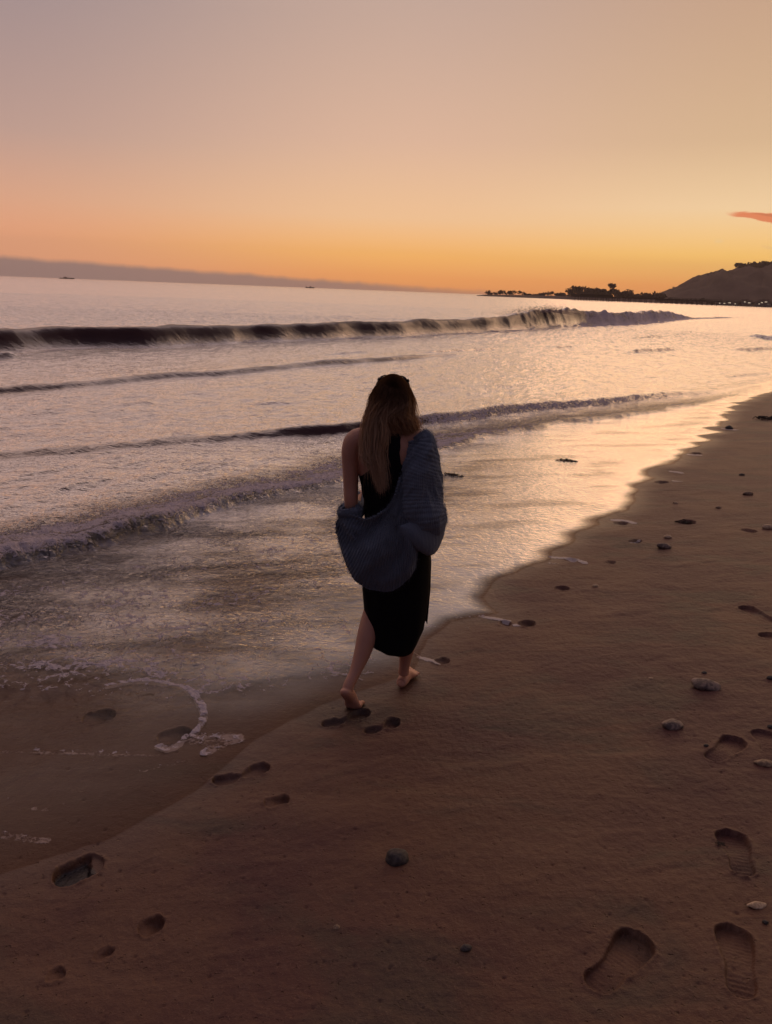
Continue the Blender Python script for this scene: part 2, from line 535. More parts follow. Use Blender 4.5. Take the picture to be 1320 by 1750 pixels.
def make_water_mat():
    m, t, out = new_mat('sea_water')
    geo = t.new('ShaderNodeNewGeometry')
    co = t.new('ShaderNodeTexCoord').outputs['Object']
    foam = t.attr('foam'); depth = t.attr('depth'); film = t.attr('film'); rip = t.attr('ripple')
    # fine ripples
    r1 = t.noise(t.mapping(co, (1.0, 1.0, 1), (0, 0, math.radians(-59))), 5.5, 4, 0.6, 0.5)
    r1b = t.noise(t.mapping(co, (0.35, 1.5, 1), (0, 0, math.radians(59))), 3.2, 5, 0.62, 0.7)
    r2 = t.noise(t.mapping(co, (0.8, 1.2, 1), (0, 0, math.radians(20))), 19, 3, 0.62, 0.5)
    dist = t.new('ShaderNodeVectorMath', operation='LENGTH'); t.l.new(co, dist.inputs[0])
    far = t.smooth(dist.outputs['Value'], 5.0, 60.0)
    shl = t.math('SUBTRACT', 1.0, t.math('MULTIPLY', depth, 0.45))
    hgt = t.math('ADD', t.math('MULTIPLY', r1, 0.45), t.math('MULTIPLY', r1b, 1.0))
    hgt = t.math('MULTIPLY', hgt, t.math('ADD', 0.25, t.math('MULTIPLY', depth, 0.75)))
    hgt = t.math('ADD', hgt, t.math('MULTIPLY', r2, t.math('MULTIPLY', shl, t.math('SUBTRACT', 0.75, t.math('MULTIPLY', far, 0.65)))))
    fine = t.noise(t.mapping(co, (0.8, 1.2, 1), (0, 0, math.radians(20))), 24, 5, 0.75)
    lace = t.new('ShaderNodeTexVoronoi', feature='DISTANCE_TO_EDGE'); lace.inputs['Scale'].default_value = 7.0
    wob = t.new('ShaderNodeVectorMath', operation='ADD')
    nzc = t.new('ShaderNodeTexNoise'); t.put(co, nzc.inputs['Vector']); nzc.inputs['Scale'].default_value = 4.0; nzc.inputs['Detail'].default_value = 5
    sc = t.new('ShaderNodeVectorMath', operation='SCALE'); t.l.new(nzc.outputs['Color'], sc.inputs[0]); sc.inputs[3].default_value = 0.35
    t.l.new(co, wob.inputs[0]); t.l.new(sc.outputs[0], wob.inputs[1]); t.l.new(wob.outputs[0], lace.inputs['Vector'])
    lc = t.math('SUBTRACT', 1.0, t.math('MULTIPLY', lace.outputs['Distance'], 9.0), clamp=True)
    fsum = t.math('ADD', foam, t.math('MULTIPLY', t.math('SUBTRACT', fine, 0.5), 1.7))
    fsum = t.math('ADD', fsum, t.math('MULTIPLY', t.math('SUBTRACT', lc, 0.45), 0.28))
    gate = t.smooth(foam, 0.02, 0.12)
    fmask = t.math('MULTIPLY', t.smooth(fsum, 0.50, 0.66), gate)
    hb = t.math('ADD', hgt, t.math('MULTIPLY', fmask, 0.7))
    b = t.new('ShaderNodeBump'); t.put(hb, b.inputs['Height']); b.inputs['Distance'].default_value = 0.065
    t.put(rip, b.inputs['Strength'])
    gl = t.new('ShaderNodeBsdfGlossy'); gl.distribution = 'GGX'
    gl.inputs['Color'].default_value = (1, 1, 1, 1)
    t.put(t.math('ADD', 0.10, t.math('MULTIPLY', far, 0.12)), gl.inputs['Roughness'])
    t.l.new(b.outputs[0], gl.inputs['Normal'])
    body = t.new('ShaderNodeBsdfDiffuse'); body.inputs['Color'].default_value = (0.050, 0.026, 0.030, 1)
    t.l.new(b.outputs[0], body.inputs['Normal'])
    tr = t.new('ShaderNodeBsdfTransparent'); tr.inputs['Color'].default_value = (0.86, 0.80, 0.76, 1)
    under = t.new('ShaderNodeMixShader'); t.put(depth, under.inputs[0])
    t.l.new(tr.outputs[0], under.inputs[1]); t.l.new(body.outputs[0], under.inputs[2])
    fr = t.new('ShaderNodeFresnel'); fr.inputs['IOR'].default_value = 2.3
    t.l.new(b.outputs[0], fr.inputs['Normal'])
    lw = t.new('ShaderNodeLayerWeight'); t.l.new(b.outputs[0], lw.inputs['Normal']); lw.inputs['Blend'].default_value = 0.5
    deepf = t.math('ADD', t.math('MULTIPLY', t.smooth(lw.outputs['Facing'], 0.37, 0.79), 1.02), 0.02)
    shal = t.math('MULTIPLY', fr.outputs[0], 2.3)
    mixf = t.math('ADD', t.math('MULTIPLY', deepf, depth), t.math('MULTIPLY', shal, t.math('SUBTRACT', 1.0, depth)))
    fac = t.math('MULTIPLY', mixf, film, clamp=True)
    m1 = t.new('ShaderNodeMixShader'); t.put(fac, m1.inputs[0])
    t.l.new(under.outputs[0], m1.inputs[1]); t.l.new(gl.outputs[0], m1.inputs[2])
    fd = t.new('ShaderNodeBsdfDiffuse'); fd.inputs['Color'].default_value = (0.88, 0.80, 0.86, 1)
    b2 = t.new('ShaderNodeBump'); t.put(t.math('ADD', t.math('ADD', fine, r2), t.math('MULTIPLY', lc, 0.25)), b2.inputs['Height']); b2.inputs['Distance'].default_value = 0.08; b2.inputs['Strength'].default_value = 1.0
    t.l.new(b2.outputs[0], fd.inputs['Normal'])
    m2 = t.new('ShaderNodeMixShader'); t.put(t.math('MULTIPLY', fmask, 0.95), m2.inputs[0])
    t.l.new(m1.outputs[0], m2.inputs[1]); t.l.new(fd.outputs[0], m2.inputs[2])
    t.l.new(m2.outputs[0], out.inputs[0])
    return m


M_SAND = make_sand_mat()
M_WATER = make_water_mat()


# ---------------------------------------------------------------- ground and sea sheets
def polar(azs, rs):
    A, Rr = np.meshgrid(azs, rs)                  # rows: r
    x = (Rr * np.sin(A)).ravel(); y = (Rr * np.cos(A)).ravel()
    nr, na = len(rs), len(azs)
    idx = np.arange(nr * na).reshape(nr, na)
    Fq = np.stack([idx[:-1, :-1], idx[:-1, 1:], idx[1:, 1:], idx[1:, :-1]], -1).reshape(-1, 4)
    return x.astype(np.float64), y.astype(np.float64), Fq


def radii(segs):
    out = []
    for a, b, k in segs:
        n = max(2, int(math.log(b / a) / k)); out += list(a * (b / a) ** (np.arange(n) / n))
    out.append(segs[-1][1])
    return np.array(out)


def compact(V, Fq, keepF, attrs):
    Fq = Fq[keepF]
    used = np.zeros(len(V), bool); used[Fq.ravel()] = True
    mp = np.cumsum(used) - 1
    return V[used], mp[Fq], {k: v[used] for k, v in attrs.items()}


D2R = math.pi / 180
azf = np.concatenate([np.linspace(-180, -40, 50)[:-1], np.linspace(-40, -36, 14)[:-1], np.linspace(-36, 37, 1000), np.linspace(37, 41, 14)[1:], np.linspace(41, 180, 50)[1:]]) * D2R

# wet sand mask: distance past the scalloped swash edge
FOAMLINES = [  # pixel polyline, half width (m), strength
    ([(185, 1172), (225, 1163), (275, 1166), (315, 1175), (338, 1192), (348, 1215), (346, 1235), (330, 1255)], 0.020, 1.0),
    ([(272, 1276), (290, 1280), (308, 1270), (318, 1258)], 0.018, 1.0),
    ([(330, 1262), (370, 1262), (405, 1262)], 0.045, 0.72), ([(350, 1285), (385, 1270)], 0.03, 0.7),
    ([(715, 1122), (735, 1128), (750, 1134)], 0.020, 1.0), ([(700, 1112), (716, 1120)], 0.012, 0.8),
    ([(820, 1053), (845, 1058), (868, 1064)], 0.018, 1.0), ([(770, 1056), (820, 1053)], 0.012, 0.55), ([(730, 1070), (800, 1072)], 0.008, 0.6),
    ([(945, 952), (975, 955), (998, 963)], 0.030, 1.0), ([(900, 950), (945, 952)], 0.02, 0.5), ([(940, 962), (952, 963)], 0.02, 0.8),
    ([(1048, 889), (1068, 890), (1084, 895)], 0.035, 1.0), ([(1010, 890), (1048, 889)], 0.02, 0.5), ([(1078, 930), (1092, 929)], 0.02, 0.9),
    ([(1150, 806), (1163, 808)], 0.05, 1.0), ([(1180, 777), (1195, 778)], 0.05, 1.0), ([(1240, 733), (1255, 735)], 0.07, 1.0), ([(880, 1072), (890, 1073)], 0.015, 1.0), ([(1153, 822), (1164, 823)], 0.03, 0.9),
    ([(0, 1425), (40, 1432), (80, 1436)], 0.020, 0.62), ([(60, 1380), (80, 1384)], 0.012, 0.6), ([(240, 1318), (330, 1296)], 0.010, 0.6),
    ([(0, 1282), (90, 1284), (200, 1288), (270, 1290)], 0.012, 0.66),
]


def foam_lines(x, y, lines, zpix=0.0):
    f = np.zeros_like(x)
    for pix, hw, st in lines:
        pts = smooth_line([at(a, b, zpix) for a, b in pix], 5)
        P = np.array(pts); m = (x > P[:, 0].min() - .3) & (x < P[:, 0].max() + .3) & (y > P[:, 1].min() - .3) & (y < P[:, 1].max() + .3)
        if not m.any():
            continue
        xs, ys = x[m], y[m]
        d = np.full(xs.shape, 9.0)
        for (ax, ay), (bx, by) in zip(pts[:-1], pts[1:]):
            L2 = (bx - ax) ** 2 + (by - ay) ** 2 + 1e-9
            u = np.clip(((xs - ax) * (bx - ax) + (ys - ay) * (by - ay)) / L2, 0, 1)
            d = np.minimum(d, np.hypot(xs - ax - u * (bx - ax), ys - ay - u * (by - ay)))
        d = d + 0.006 * pn(xs * 30, ys * 30, 3) + 0.016 * pn(xs * 9, ys * 9, 31) + 0.010 * np.maximum(pn(xs * 55, ys * 55, 32), 0)
        st = st * (0.80 + 0.5 * pn(xs * 7, ys * 7, 33))
        f[m] = np.maximum(f[m], st * (1 - sstep(hw * 0.6, hw * 1.6, d)))
    return f


def shore_edge(x, y):
    s, _ = poly_sd(x, y, SHORE)
    amp = 0.5 + 0.5 * sstep(4, 14, np.hypot(x, y))
    # tongues that run along the view lines
    s = s + amp * (0.10 * fbm(x * 1.7, y * 1.7, 3, 41) + 0.30 * sstep(3.5, 6, y) * pn(x * 0.6 + y * 0.15, y * 2.6, 42))
    return s


def build_sand():
    rs = radii([(0.25, 1.3, 0.03), (1.3, 5.5, 0.0020), (5.5, 14, 0.003), (14, 60, 0.007), (60, 1500, 0.05)])
    x, y, Fq = polar(azf, rs)
    z, s = sand_base(x, y)
    r = np.hypot(x, y)
    near = r < 9
    # ripples and streaks in the sand
    zz = 0.0030 * fbm(x[near] * 5, y[near] * 8, 5, 21) + 0.006 * fbm(x[near] * 1.3, y[near] * 2.1, 3, 25) + 0.0016 * fbm(x[near] * 34, y[near] * 30, 3, 24) + 0.007 * np.maximum(fbm((x[near] * .93 + y[near] * .37) * 1.6, (y[near] * .93 - x[near] * .37) * 6, 3, 22), 0)
    e = shore_edge(x, y)
    z[near] += (zz * sstep(-0.15, 0.3, e[near])).astype(np.float32)
    # little pits
    cnt = 900
    pr = 1.4 + 6.0 * rng.random(cnt) ** 1.4; pa = (rng.random(cnt) * 70 - 34) * D2R
    clx, cly = pr * np.sin(pa), pr * np.cos(pa)
    cs = 0.0025 + 0.0045 * rng.random(cnt) ** 2
    idxn = np.nonzero(near)[0]; xn, yn = x[idxn], y[idxn]
    # bucket the vertices by radius row for speed
    order = np.argsort(np.hypot(xn, yn)); rn = np.hypot(xn, yn)[order]
    for cx_, cy_, sz in zip(clx, cly, cs):
        rc = math.hypot(cx_, cy_); a, b = np.searchsorted(rn, [rc - 3 * sz, rc + 3 * sz]); ii = idxn[order[a:b]]
        d2 = ((x[ii] - cx_) ** 2 + (y[ii] - cy_) ** 2) / sz ** 2
        mm = d2 < 9; ii = ii[mm]
        z[ii] -= (0.75 * sz * np.exp(-d2[mm])).astype(np.float32)
    z, pool = footprints(x, y, z)
    wet = 1 - sstep(-0.25, 0.35, e)
    foam = foam_lines(x, y, FOAMLINES)
    z = z + 0.004 * sstep(0.4, 1, foam) * sstep(0.0, 0.1, e)
    V = np.stack([x, y, z], 1)
    # centre fan is closed by a small first ring
    o = mesh_np('sand', V, Fq, M_SAND, attrs={'wet': wet, 'foam': foam, 'pool': pool})
    tag(o, kind='structure')
    return o


def build_sea():
    rs = radii([(1.9, 10, 0.0030), (10, 110, 0.0036), (110, 2400, 0.02)])
    x, y, Fq = polar(azf, rs)
    r = np.hypot(x, y)
    e = shore_edge(x, y)
    sb, s0 = sand_base(x, y)
    q, t = poly_sd(x, y, BORE)           # + towards the beach
    # ---- still level: film over the sand in front of the bore, gently sinking outside
    film_z = sb + 0.0025 + 0.16 * sstep(0.15, 0.9, -q) + 0.012 * sstep(-0.02, 0.5, -e)
    sea_z = np.full_like(x, -0.075)
    blend = sstep(0.0, 0.9, -q)
    z = film_z * (1 - blend) + sea_z * blend
    foam = np.zeros_like(x)
    along = 0.52 * x + 0.85 * y; across = 0.85 * x - 0.52 * y
    outm = sstep(0.0, 1.5, -q)
    # ---- general swell and chop
    fade = 1 / (1 + (r / 260) ** 2)
    sw = 0.018 * fbm(across * 0.42, along * 0.10, 3, 51) + 0.026 * fbm(across * 1.5 + 0.3 * along, along * 0.55, 4, 52) + 0.027 * ridged(across * 2.8, along * 1.2, 4, 53) * (r < 60)
    sw = sw * (1 + 2.2 * sstep(20, 60, r) + 1.5 * sstep(80, 300, r)) * fade
    z_sw = sw * outm
    # micro waves in the swash film: crests run along the shore
    inm = sstep(0.02, 0.5, -e) * (1 - outm)
    dead = sstep(0.0, 2.2, q)
    wv = 0.0024 * fbm(across * 7 + 2 * pn(x * .8, y * .8, 60), along * 5.0, 4, 54) + 0.0030 * pn(x * 1.5, y * 5.5, 55) * 1.0
    brn0 = sstep(0.24, 0.06, x / np.maximum(y, .5)) * (r < 16)
    z = z + inm * brn0 * sstep(0.1, .8, -e) * 0.0065 * ridged(across * 8 + along * 2, along * 6, 3, 58)
    z = z + inm * wv * (1 - 0.35 * dead) * (1 + 0.8 * sstep(-.5, -2, x))
    # ---- bore (the foam-fronted wash)
    Hb = 0.10 * (0.45 + 0.75 * sstep(9.5, 4.0, y)) * (1 + 0.5 * pn(t * 1.1, t * 0 + .3, 61)) * (1 - sstep(14.0, 18.0, y))
    qq = q + 0.10 * fbm(t * 1.1, q * 0.8, 3, 62) + 0.05 * fbm(x * 8, y * 8, 4, 63)
    front = 1 - sstep(-0.16, 0.02, qq)
    back = np.exp(-np.maximum(-qq - 0.1, 0) / 0.9)
    rough = np.abs(fbm(x * 9, y * 9, 4, 64)) * 0.7 + np.abs(fbm(x * 26, y * 26, 3, 65)) * 0.55
    bandw = 1.5 + 1.0 * sstep(6.5, 4.2, y) + 0.35 * fbm(t * 0.8, t * 0, 3, 69)
    turb = front * (1 - sstep(0.35, 1.0, -qq / bandw)) * (1 - sstep(15, 19, y))
    z = z + front * (Hb * back * (0.65 + 0.9 * (1 - rough))) + turb * 0.065 * (rough - 0.3) * (1.2 - 0.5 * sstep(6, 11, y))
    foam = np.maximum(foam, turb * (0.62 + 0.46 * np.exp(-np.maximum(-qq, 0) / 0.28) + 0.42 * fbm(x * 3.1, y * 3.1, 5, 66)))
    foam = np.where(y > 9.5, foam * (1 - 0.45 * sstep(9.5, 13, y)), foam)
    # trailing foam streaks seaward of the bore, sparse
    tr = sstep(0.12, 0.5, fbm(across * 0.9 + .6 * pn(x, y, 80), along * 0.35, 4, 67)) * sstep(0.5, 2.0, -q) * (1 - sstep(12, 26, r))
    foam = np.maximum(foam, 0.30 * tr)
    # foam blanket drifting in the wash, lower left
    px_m = sstep(-0.5, -1.5, x) * sstep(6.2, 4.2, y) * sstep(0.0, 0.3, q) * sstep(0.03, 0.25, -e)
    foam = np.maximum(foam, px_m * sstep(3.0, 3.6, y) * (0.44 + 0.50 * fbm(x * 2.0, y * 4.2, 4, 68)))
    scum = sstep(0.1, 0.6, q) * sstep(0.02, 0.1, -e) * sstep(0.35, -0.2, x) * (y < 7)
    foam = np.maximum(foam, scum * (0.35 + 0.65 * sstep(3.0, 3.6, y)) * (0.30 + 0.50 * fbm(x * 1.4 + 3, y * 3.0, 5, 70)))
    # swash edge: thin curling lip of the wash at lower left
    lipline = smooth_line([at(a, b) for a, b in [(-120, 1192), (0, 1186), (70, 1190), (120, 1186), (160, 1178), (190, 1172)]], 4)
    ql, tl = poly_sd(x, y, lipline)
    lm = (x < lipline[-1][0] + .02) & (np.abs(ql) < 0.5)
    lq = ql + 0.02 * fbm(x * 12, y * 12, 3, 71)
    lip = np.where(lm, np.exp(-((lq + 0.05) / 0.05) ** 2), 0) * sstep(0.0, -0.12, x - lipline[-1][0])
    z = z + 0.022 * lip * (0.8 + 1.2 * np.abs(fbm(x * 14, y * 14, 3, 72)))
    foam = np.maximum(foam, 0.62 * lip)
    tl_f = np.where(lm, sstep(0.02, -0.03, lq) * sstep(-0.45, -0.05, lq), 0)
    foam = np.maximum(foam, 0.44 * tl_f)

    foam = np.maximum(foam, 0.95 * foam_lines(x, y, FOAMLINES))
    # ---- travelling waves
    def wave(line, Hf, wf, wb, seed, wob=0.15):
        qw, tw = poly_sd(x, y, line)
        qw = qw + wob * pn(tw * 0.35, tw * 0, seed) + 0.10 * wob * pn(tw * 0.7 + qw * .4, qw * .5, seed + 1) + 0.02 * pn(tw * 2 + qw, qw * 3, seed + 7)
        Hh = Hf(x, y, tw)
        u = -(qw)                    # 0 at the foot of the face, grows seaward
        face = sstep(0, 1, u / wf)
        bk = np.exp(-np.maximum(u - wf, 0) ** 2 / (wb * wb))
        return Hh * face * bk, u / wf, Hh, tw, qw

    # third line
    d3, u3, H3, t3, q3 = wave(W3, lambda a, b, c: (0.050 + 0.075 * sstep(-3.0, -0.8, a)) * (1 - 0.6 * sstep(4, 9, a)) * (1 + 0.35 * pn(c * .8, c * 0, 77)), 0.22, 1.0, 73, 0.16)
    z = z + d3 * (1 - sstep(16, 24, y))
    f3 = np.exp(-((u3 - 0.55) / 0.7) ** 2) * sstep(0.0, 0.8, x) * (1 - sstep(5, 9.5, x)) + 0.25 * np.exp(-((u3 + 0.3) / 1.2) ** 2)
    foam = np.maximum(foam, f3 * (0.62 + 0.25 * pn(t3 * 3, u3 * 2, 78)) * (1 - sstep(15, 22, y)))
    z = z + 0.03 * f3 * np.abs(fbm(x * 8, y * 8, 3, 79))
    # second small swell
    d2, u2, H2, t2, q2 = wave(RIP, lambda a, b, c: 0.10 * (1 + 0.9 * pn(c * .4, c * 0, 85)) * (1 - 0.8 * sstep(0, 4, a)), 0.26, 1.1, 81, 0.3)
    z = z + d2 * (1 - sstep(30, 38, y))
    # the breaker

    def broken_n(c):
        return fbm(c * 0.5, c * 0, 3, 98)

    def HB(a, b, c):
        h = 0.60 + 0.08 * sstep(-8, 2, a) + 0.28 * np.exp(-((a - 10.5) / 4.0) ** 2) + 0.28 * sstep(9, 14, a)
        h = h * (1 + 0.12 * broken_n(c))
        h = h * (1 - 0.97 * sstep(30, 42, a)) * (1 + 0.22 * pn(c * 0.16, c * 0, 91) + 0.10 * pn(c * .55, c * 0, 92))
        return h
    d1, u1, H1, t1, q1 = wave(BRK, HB, 0.85, 3.4, 90, 0.5)
    d1 = d1 * (1 - sstep(100, 115, y))
    fz = np.maximum(np.maximum(np.exp(-((u1 - 0.5) / 0.55) ** 2) * (y < 118), np.exp(-((u2 - 0.5) / 0.6) ** 2) * .6), np.exp(-((u3 - 0.5) / 0.6) ** 2) * .5)
    z = z + z_sw * (1 - 0.93 * fz)
    z = z + d1
    crash = np.exp(-((x - 10.5) / 3.6) ** 2)             # where the lip is throwing
    broken = sstep(13.0, 16.0, x) * (1 - sstep(36, 42, x))
    act = np.exp(-((u1 - 0.8) / 0.9) ** 2)
    z = z + act * crash * (0.50 * np.abs(fbm(x * 0.7, y * 0.7, 3, 92)) + 0.16 * np.maximum(fbm(x * 2.4, y * 2.4, 3, 93), 0))
    z = z + act * broken * 0.22 * fbm(x * 1.1, y * 1.1, 5, 94)
    streaks = fbm(t1 * 0.45 - u1 * 1.4, u1 * 2.2 + t1 * .25, 4, 95)
    f1 = sstep(0.42, 0.06, u1) * sstep(-1.9, -0.3, u1) * (0.46 + 0.8 * streaks) * (0.75 + 0.25 * sstep(-5, 6, x))
    f1 = f1 + np.exp(-((u1 - 0.15) / 0.9) ** 2) * crash * (0.0 + 0.10 * streaks)
    f1 = f1 + np.exp(-((u1 - 0.55) / 0.85) ** 2) * broken * (0.85 + 0.4 * streaks)
    f1 = f1 + sstep(38, 42, x) * (1 - sstep(50, 58, x)) * np.exp(-((u1 - 0.4) / 1.2) ** 2) * 0.8 * (y < 120)
    f1 = f1 * (1 - sstep(125, 140, y))
    foam = np.maximum(foam, f1)
    # low dark wavelets between the lines at right
    for k, (pa, pb, hh) in enumerate([((1075, 600), (1165, 596), .12), ((1262, 598), (1330, 596), .14), ((1240, 642), (1330, 634), .05), ((1085, 577), (1135, 575), .12),
                                      ((1275, 575), (1330, 581), .22), ((950, 592), (985, 590), .06), ((560, 603), (640, 600), .06), ((-40, 612), (40, 607), .16), ((40, 706), (110, 700), 0.03),
                                      ((430, 688), (520, 684), .03), ((200, 688), (270, 684), .03), ((720, 604), (860, 594), .07)]):
        a = at(*pa); b = at(*pb)
        qs, ts = poly_sd(x, y, [a, b]); L = math.hypot(b[0] - a[0], b[1] - a[1])
        qs = qs + 0.12 * pn(ts * 1.2, ts * 0, 100 + k)
        env = sstep(-0.1, 0.25, ts / L) * (1 - sstep(0.75, 1.1, ts / L))
        wf = 0.05 + 0.9 * hh
        u = -qs / wf
        z = z + hh * env * sstep(0, 1, u) * np.exp(-np.maximum(u - 1, 0) ** 2 / 4)
    # ---- masks
    depth = sstep(0.0, 0.8, -q) * 0.92 + 0.08 * sstep(0, 1, -q)
    patch = fbm(x * 0.9, y * 1.3, 4, 57)
    sharp = sstep(3.6, 4.6, y)
    wedge = sstep(-0.02, 0.55, -e) * (1 - sharp) + sstep(-0.02, 0.16, -e) * sharp
    drain = sstep(0.15, 1.4, -e)                                    # ripply receding water between bore and edge
    brn = sstep(0.24, 0.06, x / np.maximum(y, .5)) * drain * (1 - depth)
    film = wedge * (1.0 - 0.36 * brn * sstep(-0.35, 0.25, patch) * sstep(2.6, .6, q))
    film = film * (1 - 0.45 * (1 - depth) * sstep(-0.2, -1.2, x) * sstep(4.2, 3.2, y))
    film = film * (1 - 0.80 * sstep(3.75, 2.95, y + 0.30 * (x + 1.0) + 0.15 * fbm(x * 1.5, y * 3, 3, 59)))       # dull thin sheet nearest the camera
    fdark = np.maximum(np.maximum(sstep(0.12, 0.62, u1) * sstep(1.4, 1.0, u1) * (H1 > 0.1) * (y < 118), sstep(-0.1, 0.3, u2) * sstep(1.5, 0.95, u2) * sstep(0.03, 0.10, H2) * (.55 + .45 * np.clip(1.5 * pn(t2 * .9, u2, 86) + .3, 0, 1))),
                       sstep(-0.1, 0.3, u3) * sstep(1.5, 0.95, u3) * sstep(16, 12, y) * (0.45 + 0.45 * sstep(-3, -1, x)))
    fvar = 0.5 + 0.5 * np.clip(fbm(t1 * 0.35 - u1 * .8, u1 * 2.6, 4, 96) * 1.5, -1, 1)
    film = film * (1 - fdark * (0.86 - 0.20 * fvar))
    # choppy water just in front of the breaker, shade painted in as weaker reflection
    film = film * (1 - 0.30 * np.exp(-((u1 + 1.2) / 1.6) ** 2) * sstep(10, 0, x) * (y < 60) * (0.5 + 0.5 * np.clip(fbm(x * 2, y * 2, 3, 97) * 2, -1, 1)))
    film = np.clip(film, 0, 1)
    dull = (1 - depth) * sstep(7.5, 4.2, y) * sstep(0.22, -0.08, x / np.maximum(y, .5))
    film = film * (1 - dull * (0.42 + 0.30 * fbm(x * 1.6, y * 3.2, 4, 56)))
    film = film * (1 - 0.34 * (1 - depth) * sstep(0.02, 0.35, fbm(x * 0.7 + 5, y * 3.4 - x * .8, 4, 99)) * sstep(0.1, 0.4, -e))
    film = film * (1 - 0.50 * np.clip(turb, 0, 1))
    ripple = 0.24 + 0.50 * depth + 0.66 * brn * (0.45 + 0.55 * sstep(-0.3, 0.25, patch)) + 0.5 * np.clip(turb, 0, 1)
    ripple = ripple * (0.55 + 0.45 * sstep(0.0, 0.4, -e))
    ripple = ripple * (1 + 0.9 * sstep(15, 60, r)) * (1 - 0.7 * fdark)
    V = np.stack([x, y, z], 1)
    keep = (e < 0.02)
    kf = keep[Fq].all(1)
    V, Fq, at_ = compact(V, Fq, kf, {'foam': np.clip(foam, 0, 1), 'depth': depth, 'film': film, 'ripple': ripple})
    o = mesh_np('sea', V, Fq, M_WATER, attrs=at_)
    tag(o, kind='structure')
    return o


build_sand()
build_sea()
# ---------------------------------------------------------------- the woman
PR = Vector((0.0, 3.5, 0.0))     # all figure coordinates are metres from this point on the sand


def catmull(P, n):
    P = [np.array(p, float) for p in P]; P = [2 * P[0] - P[1]] + P + [2 * P[-1] - P[-2]]
    out = []
    for i in range(1, len(P) - 2):
        for k in range(n):
            t = k / n
            out.append(0.5 * ((2 * P[i]) + (-P[i - 1] + P[i + 1]) * t + (2 * P[i - 1] - 5 * P[i] + 4 * P[i + 1] - P[i + 2]) * t * t
                              + (-P[i - 1] + 3 * P[i] - 3 * P[i + 1] + P[i + 2]) * t ** 3))
    out.append(P[-2])
    return np.array(out)


def tube(rings, seg=24, n=5, side=(1, 0, 0), cap=True):
    """rings: (x,y,z, r_side, r_other); sections are square to the path, 'side' gives the first axis"""
    R_ = catmull(rings, n)
    V = []; F_ = []
    side = np.array(side, float)
    m = len(R_)
    for i in range(m):
        a = R_[max(i - 1, 0), :3]; b = R_[min(i + 1, m - 1), :3]
        d = b - a; d /= (np.linalg.norm(d) + 1e-9)
        u = side - d * side.dot(d); u /= (np.linalg.norm(u) + 1e-9)
        v = np.cross(d, u)
        for k in range(seg):
            t = 2 * math.pi * k / seg
            V.append(R_[i, :3] + u * math.cos(t) * max(R_[i, 3], 1e-3) + v * math.sin(t) * max(R_[i, 4], 1e-3))
    for i in range(m - 1):
        for k in range(seg):
            k2 = (k + 1) % seg
            F_.append((i * seg + k, i * seg + k2, (i + 1) * seg + k2, (i + 1) * seg + k))
    if cap:
        for i, rev in ((0, True), (m - 1, False)):
            c = len(V); V.append(R_[i, :3])
            for k in range(seg):
                k2 = (k + 1) % seg
                F_.append((c, i * seg + k2, i * seg + k) if rev else (c, i * seg + k, i * seg + k2))
    return V, F_


def ell(c, r, rotz=0.0, nu=20, nv=12):
    V = []; F_ = []
    cz, sz = math.cos(rotz), math.sin(rotz)
    for j in range(nv + 1):
        ph = -math.pi / 2 + math.pi * j / nv
        for i in range(nu):
            t = 2 * math.pi * i / nu
            x, y, z = r[0] * math.cos(ph) * math.cos(t), r[1] * math.cos(ph) * math.sin(t), r[2] * math.sin(ph)
            V.append(np.array([c[0] + x * cz - y * sz, c[1] + x * sz + y * cz, c[2] + z]))
    for j in range(nv):
        for i in range(nu):
            i2 = (i + 1) % nu
            F_.append((j * nu + i, j * nu + i2, (j + 1) * nu + i2, (j + 1) * nu + i))
    return V, F_


def bm_from(parts):
    bm = bmesh.new()
    for V, F_ in parts:
        vs = [bm.verts.new(tuple(v)) for v in V]
        for f in F_:
            try:
                bm.faces.new([vs[i] for i in f])
            except ValueError:
                pass
    bmesh.ops.recalc_face_normals(bm, faces=bm.faces)
    return bm


def obj_bm(name, bm, mat, parent=None, smooth=True):
    me = bpy.data.meshes.new(name); bm.to_mesh(me); bm.free()
    if smooth:
        me.polygons.foreach_set('use_smooth', np.ones(len(me.polygons), dtype=bool))
    me.materials.append(mat)
    return link(bpy.data.objects.new(name, me), parent)


def bake(o, mods):
    """apply a list of modifiers and keep the result as the object's mesh"""
    for kind, kw in mods:
        md = o.modifiers.new(kind.lower(), kind)
        for k, v in kw.items():
            setattr(md, k, v)
    dg = bpy.context.evaluated_depsgraph_get(); dg.update()
    me = bpy.data.meshes.new_from_object(o.evaluated_get(dg), preserve_all_data_layers=True, depsgraph=dg)
    old = o.data; o.modifiers.clear(); o.data = me; me.name = o.name
    bpy.data.meshes.remove(old)
    me.polygons.foreach_set('use_smooth', np.ones(len(me.polygons), dtype=bool))
    return o


def skin_mat():
    m, t, out = new_mat('skin')
    co = t.new('ShaderNodeTexCoord').outputs['Object']
    nz = t.noise(co, 9, 5, 0.6)
    c = t.mix(nz, (0.50, 0.25, 0.16, 1), (0.62, 0.34, 0.23, 1))
    p = principled(t, Base_Color=c, Roughness=0.5)
    p.inputs['Subsurface Weight'].default_value = 0.12
    p.inputs['Subsurface Radius'].default_value = (0.02, 0.008, 0.004)
    p.inputs['Specular IOR Level'].default_value = 0.4
    t.l.new(bump(t, t.noise(co, 220, 3, 0.6), 0.2, 0.001), p.inputs['Normal'])
    t.l.new(p.outputs[0], out.inputs[0])
    return m


